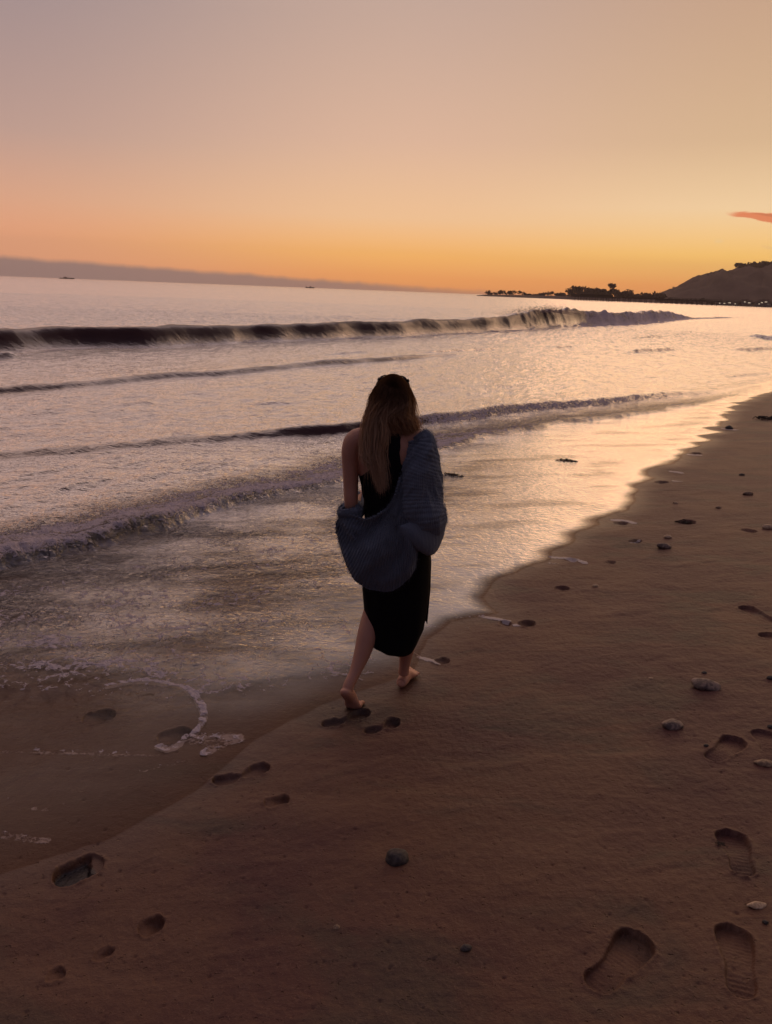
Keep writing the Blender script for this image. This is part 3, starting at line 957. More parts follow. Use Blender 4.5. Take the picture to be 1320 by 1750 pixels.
def wool_mat():
    m, t, out = new_mat('blue_wool')
    co = t.new('ShaderNodeTexCoord').outputs['Object']
    nz = t.noise(co, 40, 4, 0.7); fz = t.noise(co, 400, 3, 0.8)
    c = t.mix(nz, (0.125, 0.158, 0.198, 1), (0.180, 0.220, 0.270, 1))
    c = t.mix(t.math('MULTIPLY', t.smooth(fz, 0.5, 0.75), 0.5), c, (0.25, 0.33, 0.42, 1))
    p = principled(t, Base_Color=c, Roughness=0.95)
    p.inputs['Specular IOR Level'].default_value = 0.1
    p.inputs['Sheen Weight'].default_value = 0.5; p.inputs['Sheen Roughness'].default_value = 0.5
    p.inputs['Sheen Tint'].default_value = (0.7, 0.75, 0.85, 1)
    t.l.new(bump(t, t.math('ADD', fz, nz), 0.7, 0.004), p.inputs['Normal'])
    t.l.new(p.outputs[0], out.inputs[0])
    return m


def hair_mat():
    m, t, out = new_mat('hair')
    tt = t.attr('along'); rv = t.attr('tone')
    c = t.ramp(tt, [(0.0, (0.045, 0.024, 0.016)), (0.16, (0.10, 0.058, 0.036)), (0.38, (0.62, 0.42, 0.26)), (1.0, (0.88, 0.66, 0.44))])
    c = t.mix(t.math('MULTIPLY', rv, 0.7), c, (0.05, 0.025, 0.015, 1), 'MIX')
    d = t.new('ShaderNodeBsdfDiffuse'); t.put(c, d.inputs[0])
    tr = t.new('ShaderNodeBsdfTranslucent'); t.put(t.mix(0.5, c, (0.50, 0.26, 0.11, 1)), tr.inputs[0])
    g = t.new('ShaderNodeBsdfGlossy'); g.inputs['Roughness'].default_value = 0.45; t.put(t.mix(0.4, c, (0.35, 0.22, 0.14, 1)), g.inputs[0])
    m1 = t.new('ShaderNodeMixShader'); m1.inputs[0].default_value = 0.35
    t.l.new(d.outputs[0], m1.inputs[1]); t.l.new(tr.outputs[0], m1.inputs[2])
    m2 = t.new('ShaderNodeMixShader'); m2.inputs[0].default_value = 0.18
    t.l.new(m1.outputs[0], m2.inputs[1]); t.l.new(g.outputs[0], m2.inputs[2])
    t.l.new(m2.outputs[0], out.inputs[0])
    return m


M_SKIN = skin_mat(); M_WOOL = wool_mat(); M_HAIR = hair_mat()
M_DRESS = simple_mat('black_jersey', (0.006, 0.006, 0.007), 0.85, 0.15, 120, 0.3, 0.2)
M_DARKPL = simple_mat('dark_plastic', (0.012, 0.010, 0.010), 0.25, 0.5)
M_LENS = simple_mat('dark_lens', (0.02, 0.016, 0.014), 0.08, 0.6)
M_EYE = simple_mat('eye_white', (0.55, 0.5, 0.48), 0.2, 0.5)
M_LIP = simple_mat('lip', (0.35, 0.10, 0.09), 0.4, 0.4)


def foot(heel, ball, toe_dir, up, s=1.0, big_side=-1):
    """a foot from heel to ball plus five toes; returns tube parts"""
    heel = np.array(heel, float); ball = np.array(ball, float); up = np.array(up, float)
    d = ball - heel; d /= np.linalg.norm(d)
    side = np.cross(d, up); side /= np.linalg.norm(side)
    parts = []
    mid = heel * 0.5 + ball * 0.5
    rings = [(*(heel - d * 0.018 + up * .010), .012, .012), (*(heel - d * 0.006 + up * .004), .026, .024), (*(heel + d * 0.03 + up * .012), .031, .033), (*(mid + up * 0.018), .031, .034),
             (*(ball - d * .035 + up * .008), .038, .024), (*ball, .042, .017), (*(ball + np.array(toe_dir) * .02), .038, .012)]
    parts.append(tube(rings, 20, 4, side))
    td = np.array(toe_dir, float); td /= np.linalg.norm(td)
    for k in range(5):
        off = (-0.033 + 0.0178 * k) * -big_side
        ln = [0.052, 0.050, 0.046, 0.040, 0.033][k]; r = [0.0125, 0.0085, 0.008, 0.0078, 0.0078][k]
        b = ball + side * off - d * (0.004 * k)
        p0 = b; p1 = b + td * ln * 0.6 + up * 0.006; p2 = b + td * ln - up * 0.001
        parts.append(tube([(*p0, r, r), (*p1, r * 0.9, r * 0.9), (*p2, r * 1.05, r * 0.9), (*(p2 + td * r * 0.8), r * 0.45, r * 0.4)], 10, 3, side))
    return parts


def hand(wr, dirv, palm_n, s=1):
    """relaxed, gently curled hand: palm, four fingers of different length, thumb leaving the side of the palm"""
    wr = np.array(wr, float); d = np.array(dirv, float); d /= np.linalg.norm(d)
    n = np.array(palm_n, float); n -= d * n.dot(d); n /= np.linalg.norm(n)
    sd_ = np.cross(d, n)
    parts = [tube([(*wr, .025, .018), (*(wr + d * .03), .034, .016), (*(wr + d * .075), .040, .014), (*(wr + d * .09), .036, .010)], 16, 4, sd_)]
    for k in range(4):
        o_ = (-0.028 + 0.0185 * k); ln = [0.068, 0.078, 0.072, 0.056][k]
        b = wr + d * 0.082 + sd_ * o_ * s
        p1 = b + d * ln * .45 + n * .008; p2 = p1 + d * ln * .25 + n * ln * .25; p3 = p2 + d * ln * .05 + n * ln * .28
        parts.append(tube([(*b, .0085, .008), (*p1, .0082, .0078), (*p2, .0075, .007), (*p3, .006, .0055)], 10, 3, sd_))
    b = wr + d * .025 - sd_ * .03 * s
    p1 = b - sd_ * .022 * s + d * .03 + n * .008; p2 = p1 + d * .028 + n * .012 + sd_ * .004 * s
    parts.append(tube([(*b, .013, .012), (*p1, .0105, .0095), (*p2, .008, .0075)], 10, 3, n))
    return parts


person = empty('person', PR)
tag(person, 'barefoot woman with long hair in a black midi dress and slipped blue cardigan walking away', 'person')

parts = []
TORSO = [(.075, 0, .74, .150, .100), (.072, 0, .82, .160, .112), (.062, 0, .90, .158, .112), (.035, 0, .98, .136, .098), (.015, 0, 1.05, .122, .088),
         (.004, 0, 1.12, .124, .088), (-.002, 0, 1.20, .138, .094), (-.004, 0, 1.28, .148, .094), (-.004, 0.0, 1.335, .150, .082),
         (-.002, 0.0, 1.372, .118, .066), (0, 0.004, 1.40, .070, .056), (0.002, 0.012, 1.44, .050, .052), (.004, .024, 1.50, .048, .052), (.005, .03, 1.53, .045, .05)]
parts.append(tube(TORSO, 36, 4))
# shoulders and arms
parts.append(tube([(-.09, 0, 1.352, .055, .05), (-.150, 0, 1.345, .056, .056), (-.176, -.002, 1.30, .050, .052), (-.180, -.008, 1.22, .041, .045), (-.176, -.022, 1.13, .037, .040),
                   (-.172, -.038, 1.055, .034, .037), (-.170, -.020, 1.012, .031, .033), (-.160, .06, 1.00, .033, .033), (-.145, .14, 1.01, .027, .027), (-.125, .20, 1.025, .023, .020)], 20, 4, (1, 0, 0.01)))
parts.append(tube([(.08, 0, 1.352, .055, .05), (.145, 0, 1.345, .056, .056), (.176, -.002, 1.30, .050, .052), (.190, -.008, 1.22, .042, .045), (.200, -.02, 1.13, .037, .040),
                   (.205, -.03, 1.055, .034, .037), (.203, -.012, 1.02, .031, .033), (.18, .07, 1.0, .033, .033), (.14, .14, 1.0, .027, .027), (.10, .19, 1.01, .023, .020)], 20, 4, (1, 0, 0.01)))
parts += hand((-.125, .20, 1.025), (0.75, .60, .03), (0.2, -0.2, -1), 1)
parts += hand((.10, .19, 1.01), (-0.7, .65, -.03), (0, -.3, -1), -1)
# bust
parts.append(ell((-.062, .068, 1.235), (.058, .045, .058))); parts.append(ell((.055, .068, 1.235), (.058, .045, .058)))
# seat
parts.append(ell((.005, -.045, .86), (.088, .080, .095))); parts.append(ell((.135, -.045, .86), (.088, .080, .095)))
# head with face (far side)
HC = np.array([.010, .040, 1.555])
parts.append(ell(HC + [0, -.012, .012], (.073, .092, .088), 0, 28, 18))
parts.append(ell(HC + [0, .035, -.028], (.056, .060, .076), 0, 24, 16))
parts.append(ell(HC + [0, .070, -.092], (.024, .024, .018)))            # chin
parts.append(tube([(*(HC + [0, .088, .018]), .008, .008), (*(HC + [0, .100, -.010]), .009, .010), (*(HC + [0, .108, -.028]), .014, .012), (*(HC + [0, .094, -.038]), .010, .008)], 12, 3))   # nose
for sx in (-1, 1):
    parts.append(ell(HC + [sx * .074, .0, -.012], (.009, .018, .030)))   # ears
    parts.append(ell(HC + [sx * .036, .070, -.022], (.024, .022, .024)))   # cheeks
    parts.append(ell(HC + [sx * .030, .084, .026], (.026, .012, .008)))   # brow
# legs
parts.append(tube([(.000, 0, .84, .086, .090), (.004, -.006, .72, .080, .084), (-.006, -.006, .60, .066, .070), (-.034, -.010, .50, .052, .056), (-.052, -.028, .44, .050, .055),
                   (-.070, -.075, .36, .052, .056), (-.092, -.125, .28, .043, .046), (-.124, -.180, .20, .030, .033), (-.152, -.222, .148, .028, .033), (-.156, -.232, .115, .027, .03)], 22, 4))
parts.append(tube([(.140, 0.01, .84, .086, .090), (.148, .03, .72, .080, .084), (.152, .055, .60, .068, .070), (.152, .070, .50, .054, .056), (.150, .068, .44, .051, .055),
                   (.145, .050, .33, .052, .056), (.138, .040, .24, .043, .046), (.130, .034, .14, .029, .033), (.126, .034, .085, .030, .036)], 22, 4))
# feet: left pushes off with a raised heel, right is planted and turned out
parts += foot((-.168, -.258, .128), (-.128, -.190, .014), (.30, .95, -.10), (.20, .84, .50), big_side=1)
parts += foot((.118, .030, .026), (.172, .160, .020), (.42, .90, -.04), (0, 0, 1.0), big_side=-1)
body = obj_bm('body', bm_from(parts), M_SKIN, person)
bake(body, [('REMESH', dict(mode='VOXEL', voxel_size=0.0032, use_smooth_shade=True)), ('SMOOTH', dict(factor=0.5, iterations=5))])
for sx in (-1, 1):
    e_ = obj_bm('eye', bm_from([ell(HC + [sx * .030, .083, .006], (.013, .012, .010))]), M_EYE, person)
    obj_bm('iris', bm_from([ell(HC + [sx * .030, .094, .006], (.005, .003, .005), 0, 12, 8)]), M_DARKPL, e_)
obj_bm('lips', bm_from([ell(HC + [0, .092, -.062], (.020, .007, .007))]), M_LIP, person)


# ---- dress
def torso_at(z):
    T = catmull(TORSO, 4); i = np.searchsorted(T[:, 2], z); i = min(max(i, 1), len(T) - 1)
    f = (z - T[i - 1, 2]) / (T[i, 2] - T[i - 1, 2] + 1e-9)
    return T[i - 1] * (1 - f) + T[i] * f


def grid_faces(nr, nc, wrap=False):
    Fq = []
    for j in range(nr - 1):
        for i in range(nc if wrap else nc - 1):
            i2 = (i + 1) % nc
            Fq.append((j * nc + i, j * nc + i2, (j + 1) * nc + i2, (j + 1) * nc + i))
    return Fq


dparts = []
# bodice tube up to the armpits
V = []
zs = np.linspace(.86, 1.175, 26); nc = 48
for z in zs:
    T = torso_at(z)
    for k in range(nc):
        a = 2 * math.pi * k / nc
        e_ = .007 + .0022 * math.sin(z * 70 + 3 * math.sin(a * 2)) * (1 if z < 1.1 else .3)
        fb = 0.028 * math.exp(-((z - 1.215) / .06) ** 2) * max(0, math.sin(a))
        hp = 0.022 * max(0, -math.sin(a)) * sstep(.98, .88, z)
        V.append((T[0] + (T[3] + e_) * math.cos(a), T[1] + (T[4] + e_ + fb + hp) * math.sin(a), z))
dparts.append((V, grid_faces(len(zs), nc, True)))
# racer back and high front
for sgn, ws in ((-1, [(1.165, .99), (1.19, .80), (1.22, .56), (1.26, .42), (1.31, .36), (1.36, .40), (1.385, .52)]),
                (1, [(1.165, .99), (1.20, .86), (1.25, .66), (1.30, .52), (1.35, .46), (1.385, .52)])):
    zz = np.linspace(1.165, 1.392, 26); V = []; nc2 = 21
    for z in zz:
        T = torso_at(z); wdt = np.interp(z, [a for a, b in ws], [b for a, b in ws])
        for k in range(nc2):
            u = (k / (nc2 - 1) * 2 - 1) * wdt
            fb = 0.040 * math.exp(-((z - 1.235) / .05) ** 2) * (1 - abs(u)) if sgn > 0 else 0
            V.append((T[0] + (T[3] + .006) * u, T[1] + sgn * ((T[4] + .007 + fb) * math.sqrt(max(0, 1 - u * u)) + .001), z))
    dparts.append((V, grid_faces(len(zz), nc2)))
top = obj_bm('dress_top', bm_from(dparts), M_DRESS, person)
bake(top, [('SOLIDIFY', dict(thickness=0.004, offset=1.0))])
# collar bands of the racer neckline
cb = []
for dz, rr in ((1.392, .072), (1.408, .062)):
    ring = [(0.002 + (rr + .006) * math.cos(a), .004 + (rr - .004) * math.sin(a), dz + .006 * math.cos(a)) for a in np.linspace(0, 2 * math.pi, 33)]
    cb.append(tube([(*p, .0035, .0035) for p in ring], 8, 1, (0, 0, 1), cap=False))
obj_bm('neck_strap', bm_from(cb), M_DRESS, person)


def panel(name, za_zb, left, right, ysign, ydep, hem, ncol=46, nrow=54, parent=person):
    """half skirt: for each height the cloth spans from left to right around the hips"""
    V = []
    for j in range(nrow):
        f = j / (nrow - 1)
        for i in range(ncol):
            u = i / (ncol - 1)
            zb = hem(u)
            z = za_zb * (1 - f) + zb * f
            xl = np.interp(-z, [-p[0] for p in left], [p[1] for p in left]); xr = np.interp(-z, [-p[0] for p in right], [p[1] for p in right])
            cx_ = (xl + xr) / 2; rx_ = (xr - xl) / 2
            a = math.pi * (1 - u)
            yd = np.interp(-z, [-p[0] for p in ydep], [p[1] for p in ydep]); yc = np.interp(-z, [-p[0] for p in ydep], [p[2] for p in ydep])
            fold = (.006 * math.sin(u * 17 + f * 3) + .004 * math.sin(u * 31 - f * 5)) * f
            V.append((cx_ + rx_ * math.cos(a), yc + ysign * (yd * math.sin(a) ** 0.8 + fold), z + .003 * math.sin(u * 23) * f))
    return V, grid_faces(nrow, ncol)


SKL = [(.95, -.085), (.86, -.100), (.74, -.095), (.59, -.104), (.48, -.092), (.40, -.078), (.36, -.070), (.25, -.06)]
SKR = [(.95, .160), (.86, .222), (.74, .236), (.59, .240), (.48, .238), (.38, .236), (.30, .205), (.25, .19)]
SKRb = [(.95, .160), (.86, .220), (.74, .232), (.59, .232), (.48, .226), (.38, .214), (.30, .185), (.25, .17)]


def hem_back(u):
    return float(np.interp(u, [0, .05, .15, .3, .5, .7, .85, .95, 1], [.372, .345, .318, .292, .272, .268, .275, .292, .34]))


def hem_front(u):
    return float(np.interp(u, [0, .1, .5, .9, 1], [.48, .44, .38, .375, .385]))


YD = [(.95, .105, 0), (.86, .150, 0), (.74, .140, 0), (.59, .120, -.01), (.45, .110, -.02), (.25, .115, -.02)]
YF = [(.95, .105, 0), (.86, .118, 0), (.74, .130, 0), (.59, .145, .0), (.45, .160, .02), (.25, .16, .02)]
sk = obj_bm('skirt', bm_from([panel('b', .95, SKL, SKRb, -1, YD, hem_back), panel('f', .95, SKL, SKR, 1, YF, hem_front)]), M_DRESS, person)
bake(sk, [('SOLIDIFY', dict(thickness=0.004, offset=0.0))])

# ---- cardigan
TOPC = catmull([(-.212, 1.002), (-.185, 1.012), (-.150, 1.000), (-.105, .988), (-.05, 1.008), (0, 1.045), (.035, 1.095), (.055, 1.16), (.075, 1.235), (.105, 1.31), (.150, 1.375), (.195, 1.36)], 8)
BOTC = catmull([(-.232, .905), (-.236, .868), (-.212, .80), (-.178, .725), (-.135, .668), (-.075, .635), (-.005, .625), (.055, .638), (.110, .685), (.150, .745), (.182, .825), (.215, .93)], 8)
nu_ = 380; nv_ = 130


def resample(C, n, warp=1.0):
    s_ = np.concatenate([[0], np.cumsum(np.linalg.norm(np.diff(C, axis=0), axis=1))]); s_ /= s_[-1]
    q_ = np.linspace(0, 1, n)
    return np.stack([np.interp(q_, s_, C[:, 0]), np.interp(q_, s_, C[:, 1])], 1)


TC, BC = resample(TOPC, nu_), resample(BOTC, nu_)
U, W = np.meshgrid(np.arange(nu_) / (nu_ - 1), np.arange(nv_) / (nv_ - 1))
Xc = TC[None, :, 0] * (1 - W) + BC[None, :, 0] * W; Zc = TC[None, :, 1] * (1 - W) + BC[None, :, 1] * W
# bulge of the left side outwards
Xc = Xc - 0.012 * np.sin(W * math.pi) * sstep(.2, 0, U)
rr = np.clip((Xc - .022) / .262, -1, 1)
bulge = 0.105 + 0.070 * np.sin(np.clip(W, 0, 1) * math.pi * .62) - 0.045 * sstep(1.12, 1.30, Zc)
Yc = -bulge * np.sqrt(np.maximum(0, 1 - np.abs(rr) ** 2.4))
Yc += 0.02 * sstep(.86, 1.0, W)                                    # hem tucks back in
Yc += -0.013 * np.sin(U * 15 + W * 4) * np.sin(W * math.pi) - .012 * np.sin(U * 7 - 5 * W) - 0.022 * fbm(U * 5, W * 3, 3, 302) - 0.020 * ridged(U * 3.2 - W * 1.8, W * 1.1 + U * .8, 2, 305) * np.sin(W * math.pi)
Zc = Zc + 0.008 * fbm(U * 7, W * 0, 3, 306) * W + 0.006 * fbm(U * 9, W * 0, 2, 307) * (1 - W)
# rolled top edge
Yc += -0.018 * np.exp(-(W / .06) ** 2)
Yc += 0.07 * sstep(.70, .93, U)
# knitted ribs: columns of purl and knit, with stitches along them
warp = 0.55 * fbm(U * 6, W * 5, 3, 303)
ribs = np.abs(np.sin(U * math.pi * 46 + .25 * np.sin(W * 9) + warp * 2.2))
st = np.sin(W * 330 + np.pi * np.floor(U * 46))
Yc += -(0.0078 * ribs ** 0.8 + 0.0014 * st * ribs)
Yc += 0.0015 * fbm(U * 60, W * 40, 3, 301)
Vc = np.stack([Xc, Yc, Zc], -1).reshape(-1, 3)
idx = np.arange(nu_ * nv_).reshape(nv_, nu_)
Fc = np.stack([idx[:-1, :-1], idx[:-1, 1:], idx[1:, 1:], idx[1:, :-1]], -1).reshape(-1, 4)
cardi = empty('cardigan', (0, 0, 0)); cardi.parent = person
back_panel = mesh_np('back_panel', Vc, Fc, M_WOOL, cardi)
bake(back_panel, [('SOLIDIFY', dict(thickness=0.010, offset=1.0))])


def sleeve(name, rings, seg, n, nrib, spiral, amp=.0065, fuzz=None):
    R_ = catmull(rings, n); m = len(R_); V = np.zeros((m, seg, 3))
    L_ = np.concatenate([[0], np.cumsum(np.linalg.norm(np.diff(R_[:, :3], axis=0), axis=1))])
    side = np.array((1, 0, 0.02))
    th = np.arange(seg) / seg * 2 * math.pi
    for i in range(m):
        a = R_[max(i - 2, 0), :3]; b = R_[min(i + 2, m - 1), :3]
        d = b - a; d /= (np.linalg.norm(d) + 1e-9)
        u = side - d * side.dot(d); u /= np.linalg.norm(u); v = np.cross(d, u)
        sag = 1 + 0.06 * np.sin(th * 2 + L_[i] * 11) + 0.05 * np.sin(th * 3 - L_[i] * 19) + 0.03 * np.sin(L_[i] * 34 + th)
        rb = amp * np.abs(np.sin(L_[i] * nrib + spiral * np.sin(th - .6) + 0.35 * np.sin(th * 3) + 1.3 * np.sin(L_[i] * 17 + th * 2))) ** .8 + 0.010 * ridged(np.cos(th) * 1.4 + L_[i] * 5, np.sin(th) * 1.4 + L_[i] * 9, 2, 310) + .0012 * np.sin(th * 70)
        V[i] = R_[i, :3] + u[None] * (np.cos(th) * (R_[i, 3] * sag + rb))[:, None] + v[None] * (np.sin(th) * (R_[i, 4] * sag + rb))[:, None]
    idx = np.arange(m * seg).reshape(m, seg)
    i2 = np.roll(idx, -1, axis=1)
    Fq = np.stack([idx[:-1], i2[:-1], i2[1:], idx[1:]], -1).reshape(-1, 4)
    o = mesh_np(name, V.reshape(-1, 3), Fq, M_WOOL, cardi)
    bake(o, [('SOLIDIFY', dict(thickness=0.008, offset=-1.0))])
    return o, V.reshape(-1, 3)


RS = [(.138, .0, 1.378, .030, .050), (.158, -.010, 1.352, .058, .075), (.158, -.030, 1.29, .080, .095), (.155, -.045, 1.20, .094, .105), (.163, -.055, 1.10, .102, .112),
      (.174, -.062, 1.02, .112, .115), (.186, -.045, .965, .116, .095), (.194, .020, .945, .108, .080), (.188, .09, .955, .088, .074), (.160, .16, .975, .068, .062), (.130, .20, .99, .05, .048)]
LS = [(-.182, -.060, 1.030, .034, .022), (-.176, -.055, 1.005, .052, .040), (-.172, -.020, .985, .056, .046), (-.165, .05, .98, .054, .046), (-.150, .12, .99, .046, .04), (-.132, .18, 1.01, .036, .03)]
rs_o, rs_v = sleeve('sleeve', RS, 220, 22, 190, 5.5, .0042)
ls_o, ls_v = sleeve('sleeve', LS, 120, 18, 190, 2.0, .004)
# hanging fold of the sleeve under the right elbow
V = []; nf, ns = 70, 160
FO = catmull([(.046, -.160, .955, .010), (.072, -.172, .955, .026), (.118, -.172, .945, .050), (.170, -.150, .930, .076), (.222, -.110, .910, .084), (.258, -.050, .915, .078), (.268, .03, .945, .055), (.26, .09, .975, .025)], 10)
lf = len(FO); V = np.zeros((lf, 60, 3)); th = np.arange(60) / 60 * 2 * math.pi
for i in range(lf):
    f = i / (lf - 1)
    rb = .0042 * np.abs(np.sin(f * 62 + 2.2 * np.sin(th))) ** .8 + .006 * np.sin(f * 9 + th * 2)
    r_ = FO[i, 3]
    V[i, :, 0] = FO[i, 0] + (r_ * .34 + rb) * np.cos(th) * .9
    V[i, :, 1] = FO[i, 1] + (r_ * .52 + rb) * np.cos(th) * -.6
    V[i, :, 2] = FO[i, 2] + (r_ + rb) * np.sin(th) - .012 * f
idx = np.arange(lf * 60).reshape(lf, 60); i2 = np.roll(idx, -1, 1)
Fq = np.stack([idx[:-1], i2[:-1], i2[1:], idx[1:]], -1).reshape(-1, 4)
cuff = mesh_np('sleeve_fold', V.reshape(-1, 3), Fq, M_WOOL, cardi)
bake(cuff, [('SMOOTH', dict(factor=0.5, iterations=2))])
# mohair fluff on the surface
def fluff(src, count, ln):
    me = src.data; n = len(me.polygons)
    cen = np.zeros(n * 3, np.float32); nor = np.zeros(n * 3, np.float32)
    me.polygons.foreach_get('center', cen); me.polygons.foreach_get('normal', nor)
    cen = cen.reshape(-1, 3); nor = nor.reshape(-1, 3)
    pick = rng.integers(0, n, count)
    c_, n_ = cen[pick], nor[pick]
    t_ = rng.normal(size=(count, 3)); t_ -= n_ * (t_ * n_).sum(1, keepdims=True); t_ /= np.linalg.norm(t_, axis=1, keepdims=True) + 1e-6
    L = (ln * (0.4 + rng.random((count, 1)))).astype(np.float32)
    w_ = np.cross(n_, t_) * 0.00035
    p1 = c_ + n_ * L * .55 + t_ * L * .35; p2 = c_ + n_ * L * .75 + t_ * L * 1.0
    V = np.stack([c_ - w_, c_ + w_, p1 + w_, p1 - w_, p2 + w_ * .4, p2 - w_ * .4], 1).reshape(-1, 3)
    b = np.arange(count)[:, None] * 6
    Fq = np.concatenate([b + np.array([[0, 1, 2, 3]]), b + np.array([[3, 2, 4, 5]])], 0)
    return V, Fq


fv, ff, off_ = [], [], 0
for src, cnt in ((back_panel, 16000), (rs_o, 14000), (ls_o, 3000), (cuff, 5000)):
    v_, f_ = fluff(src, cnt, 0.014); fv.append(v_); ff.append(f_ + off_); off_ += len(v_)
mesh_np('wool_fluff', np.concatenate(fv), np.concatenate(ff), M_WOOL, cardi)

# ---- hair
def hair():
    n = 13000; seg = 18
    Vs, Fs, al, tn = [], [], [], []
    base = 0
    r_ = np.random.default_rng(3)
    for k in range(n):
        a = r_.uniform(-2.05, 2.05)             # 0 = back of the head, + = right
        b = r_.uniform(-.30, 1.0) if abs(a) < 1.6 else r_.uniform(.1, 1.0)
        ph = b * 1.45
        sx, sy, sz = .079, .100, .094
        c0 = HC + np.array([0, -.012, .012])
        root = c0 + np.array([sx * math.cos(ph) * math.sin(a), -sy * math.cos(ph) * math.cos(a), sz * math.sin(ph)])
        left = (root[0] - HC[0]) < r_.normal(.012, .018)
        clump = r_.integers(0, 34)
        rc = np.random.default_rng(1000 + int(clump) + (500 if left else 0))
        cl = rc.uniform(0, 1); cj = rc.normal(0, 1, 3)
        u = r_.uniform(0, 1) * .35 + cl * .65
        out = (root - c0); out[2] *= .3; out /= (np.linalg.norm(out) + 1e-6)
        mid = (not left) and abs(a) < 1.1 and r_.random() < .5 or (left and abs(a) < .5 and r_.random() < .25)
        if mid:
            u = r_.random()
            p1 = HC + np.array([.075 * math.sin(a), -.112, -.03]) + out * .004
            p2 = np.array([-.02 + .105 * u, -.085 + .02 * u, 1.47])
            p3 = np.array([-.01 + .110 * u, -.075 + .03 * u, 1.435 - .012 * cj[0]])
            p4 = np.array([.005 + .112 * u, -.068 + .05 * u, 1.405 + .012 * cj[2] - .02 * u])
        elif left:
            side = -min(1, max(0, (HC[0] + .02 - root[0]) / .09))
            p1 = HC + np.array([-.086 * abs(math.sin(min(abs(a), 1.57))) - .008, -.10 * max(math.cos(a), .0) - .012, -.02]) + out * .006
            p2 = np.array([-.120 + .110 * u, -.060 - .045 * u, 1.42 + .01 * cj[0]])
            xt = -.118 + .098 * u
            p3 = np.array([xt * .98 + .004 * cj[1], -.105, 1.30])
            zend = 1.285 - .15 * sstep(.25, .95, u) + .022 * cj[2] - .03 * r_.random()
            p4 = np.array([xt * .80 + .012 * u + .008 * cj[1], -.118, max(zend, 1.112)])
        else:
            p1 = HC + np.array([.082 * abs(math.sin(min(abs(a), 1.57))) + .006, -.10 * max(math.cos(a), 0) - .006, -.02]) + out * .007
            if a < .75 and r_.random() < .55:
                p1[0] -= .02
            p2 = np.array([.070 + .056 * u, -.062 + .070 * u, 1.455 + .008 * cj[0]])
            p3 = np.array([.088 + .044 * u + .004 * cj[1], -.030 + .075 * u, 1.415])
            p4 = np.array([.085 + .035 * u, .07 + .05 * u, 1.33 + .02 * cj[2]])
        jit = r_.normal(0, .0030 if k % 9 else .0075, 3)
        ctrl = [root, root + (p1 - root) * .45 + out * .012, p1 + jit, p2 + jit * 2, p3 + jit * 2.4, p4 + jit * 3]
        C = catmull(ctrl, 4); C = C[np.linspace(0, len(C) - 1, seg).astype(int)]
        wav = .0018 * np.sin(np.linspace(0, 9, seg) + cl * 20)[:, None] * np.array([1, .4, 0])
        C = C + wav
        # keep strands outside the skull and the back
        dc = (C - c0) / np.array([sx, sy, sz]); rr_ = np.linalg.norm(dc, axis=1, keepdims=True)
        up_ = C[:, 2:3] > HC[2] - .05
        C = np.where((rr_ < 1.0) & up_, c0 + dc / np.maximum(rr_, 1e-3) * np.array([sx, sy, sz]) * 1.01, C)
        tan = np.gradient(C, axis=0); wv = np.cross(tan, r_.normal(size=3)); wv /= np.linalg.norm(wv, axis=1, keepdims=True) + 1e-9
        wd = (.0011 * np.interp(np.linspace(0, 1, seg), [0, .8, 1], [1, .9, .2]))[:, None]
        V = np.empty((seg * 2, 3)); V[0::2] = C - wv * wd; V[1::2] = C + wv * wd
        Vs.append(V)
        al.append(np.repeat(np.clip((1.66 - C[:, 2]) / .50, 0, 1), 2)); tn.append(np.full(seg * 2, r_.random() * (.35 + .65 * cj[0] ** 2 % 1)))
    Vs = np.concatenate(Vs)
    i0 = (np.arange(n)[:, None] * seg * 2 + np.arange(seg - 1)[None] * 2).ravel()
    Fq = np.stack([i0, i0 + 1, i0 + 3, i0 + 2], 1)
    h = mesh_np('hair', Vs, Fq, M_HAIR, person, attrs={'along': np.concatenate(al), 'tone': np.concatenate(tn)})
    return h


hair_o = hair()
# solid under-hair so nothing shows through the crown
cap_v, cap_f = ell(HC + [0, -.014, .014], (.0775, .097, .0915), 0, 36, 24)
ca = bm_from([(cap_v, cap_f)])
bmesh.ops.delete(ca, geom=[v for v in ca.verts if (v.co.y > HC[1] + .045 and v.co.z < HC[2] + .045) or v.co.z < HC[2] - .055], context='VERTS')
M_SCALP = simple_mat('dark_roots', (0.022, 0.010, 0.006), 0.7, 0.2, 60, 0.4)
obj_bm('hair_roots', ca, M_SCALP, hair_o)

# ---- sunglasses pushed up on the head
sg = empty('sunglasses', (0, 0, 0)); sg.parent = person
fr_ = []
for sx in (-1, 1):
    fr_.append(tube([(HC[0] + sx * .074, HC[1] + .040, HC[2] + .062, .0035, .004), (HC[0] + sx * .080, HC[1] - .02, HC[2] + .052, .003, .0035), (HC[0] + sx * .074, HC[1] - .055, HC[2] + .030, .0025, .003)], 8, 3))
    ringp = [(HC[0] + sx * .038 + .031 * math.cos(a), HC[1] + .062 + .012 * math.sin(a) - .2 * (abs(.033 * math.cos(a) + .044) - .03), HC[2] + .068 + .022 * math.sin(a) - .004 * abs(math.cos(a))) for a in np.linspace(0, 2 * math.pi, 25)]
    fr_.append(tube([(*p, .0032, .0032) for p in ringp], 8, 1, (0, 1, 0.1), cap=False))
fr_.append(tube([(HC[0] - .012, HC[1] + .072, HC[2] + .072, .003, .003), (HC[0] + .012, HC[1] + .072, HC[2] + .072, .003, .003)], 8, 3, (0, 0, 1)))
fr_.append(tube([(HC[0] - .073, HC[1] + .040, HC[2] + .068, .006, .004), (HC[0] - .066, HC[1] + .048, HC[2] + .078, .008, .004)], 8, 3, (0, 0, 1)))
fr_.append(tube([(HC[0] + .075, HC[1] + .040, HC[2] + .068, .006, .004), (HC[0] + .070, HC[1] + .048, HC[2] + .076, .008, .004)], 8, 3, (0, 0, 1)))
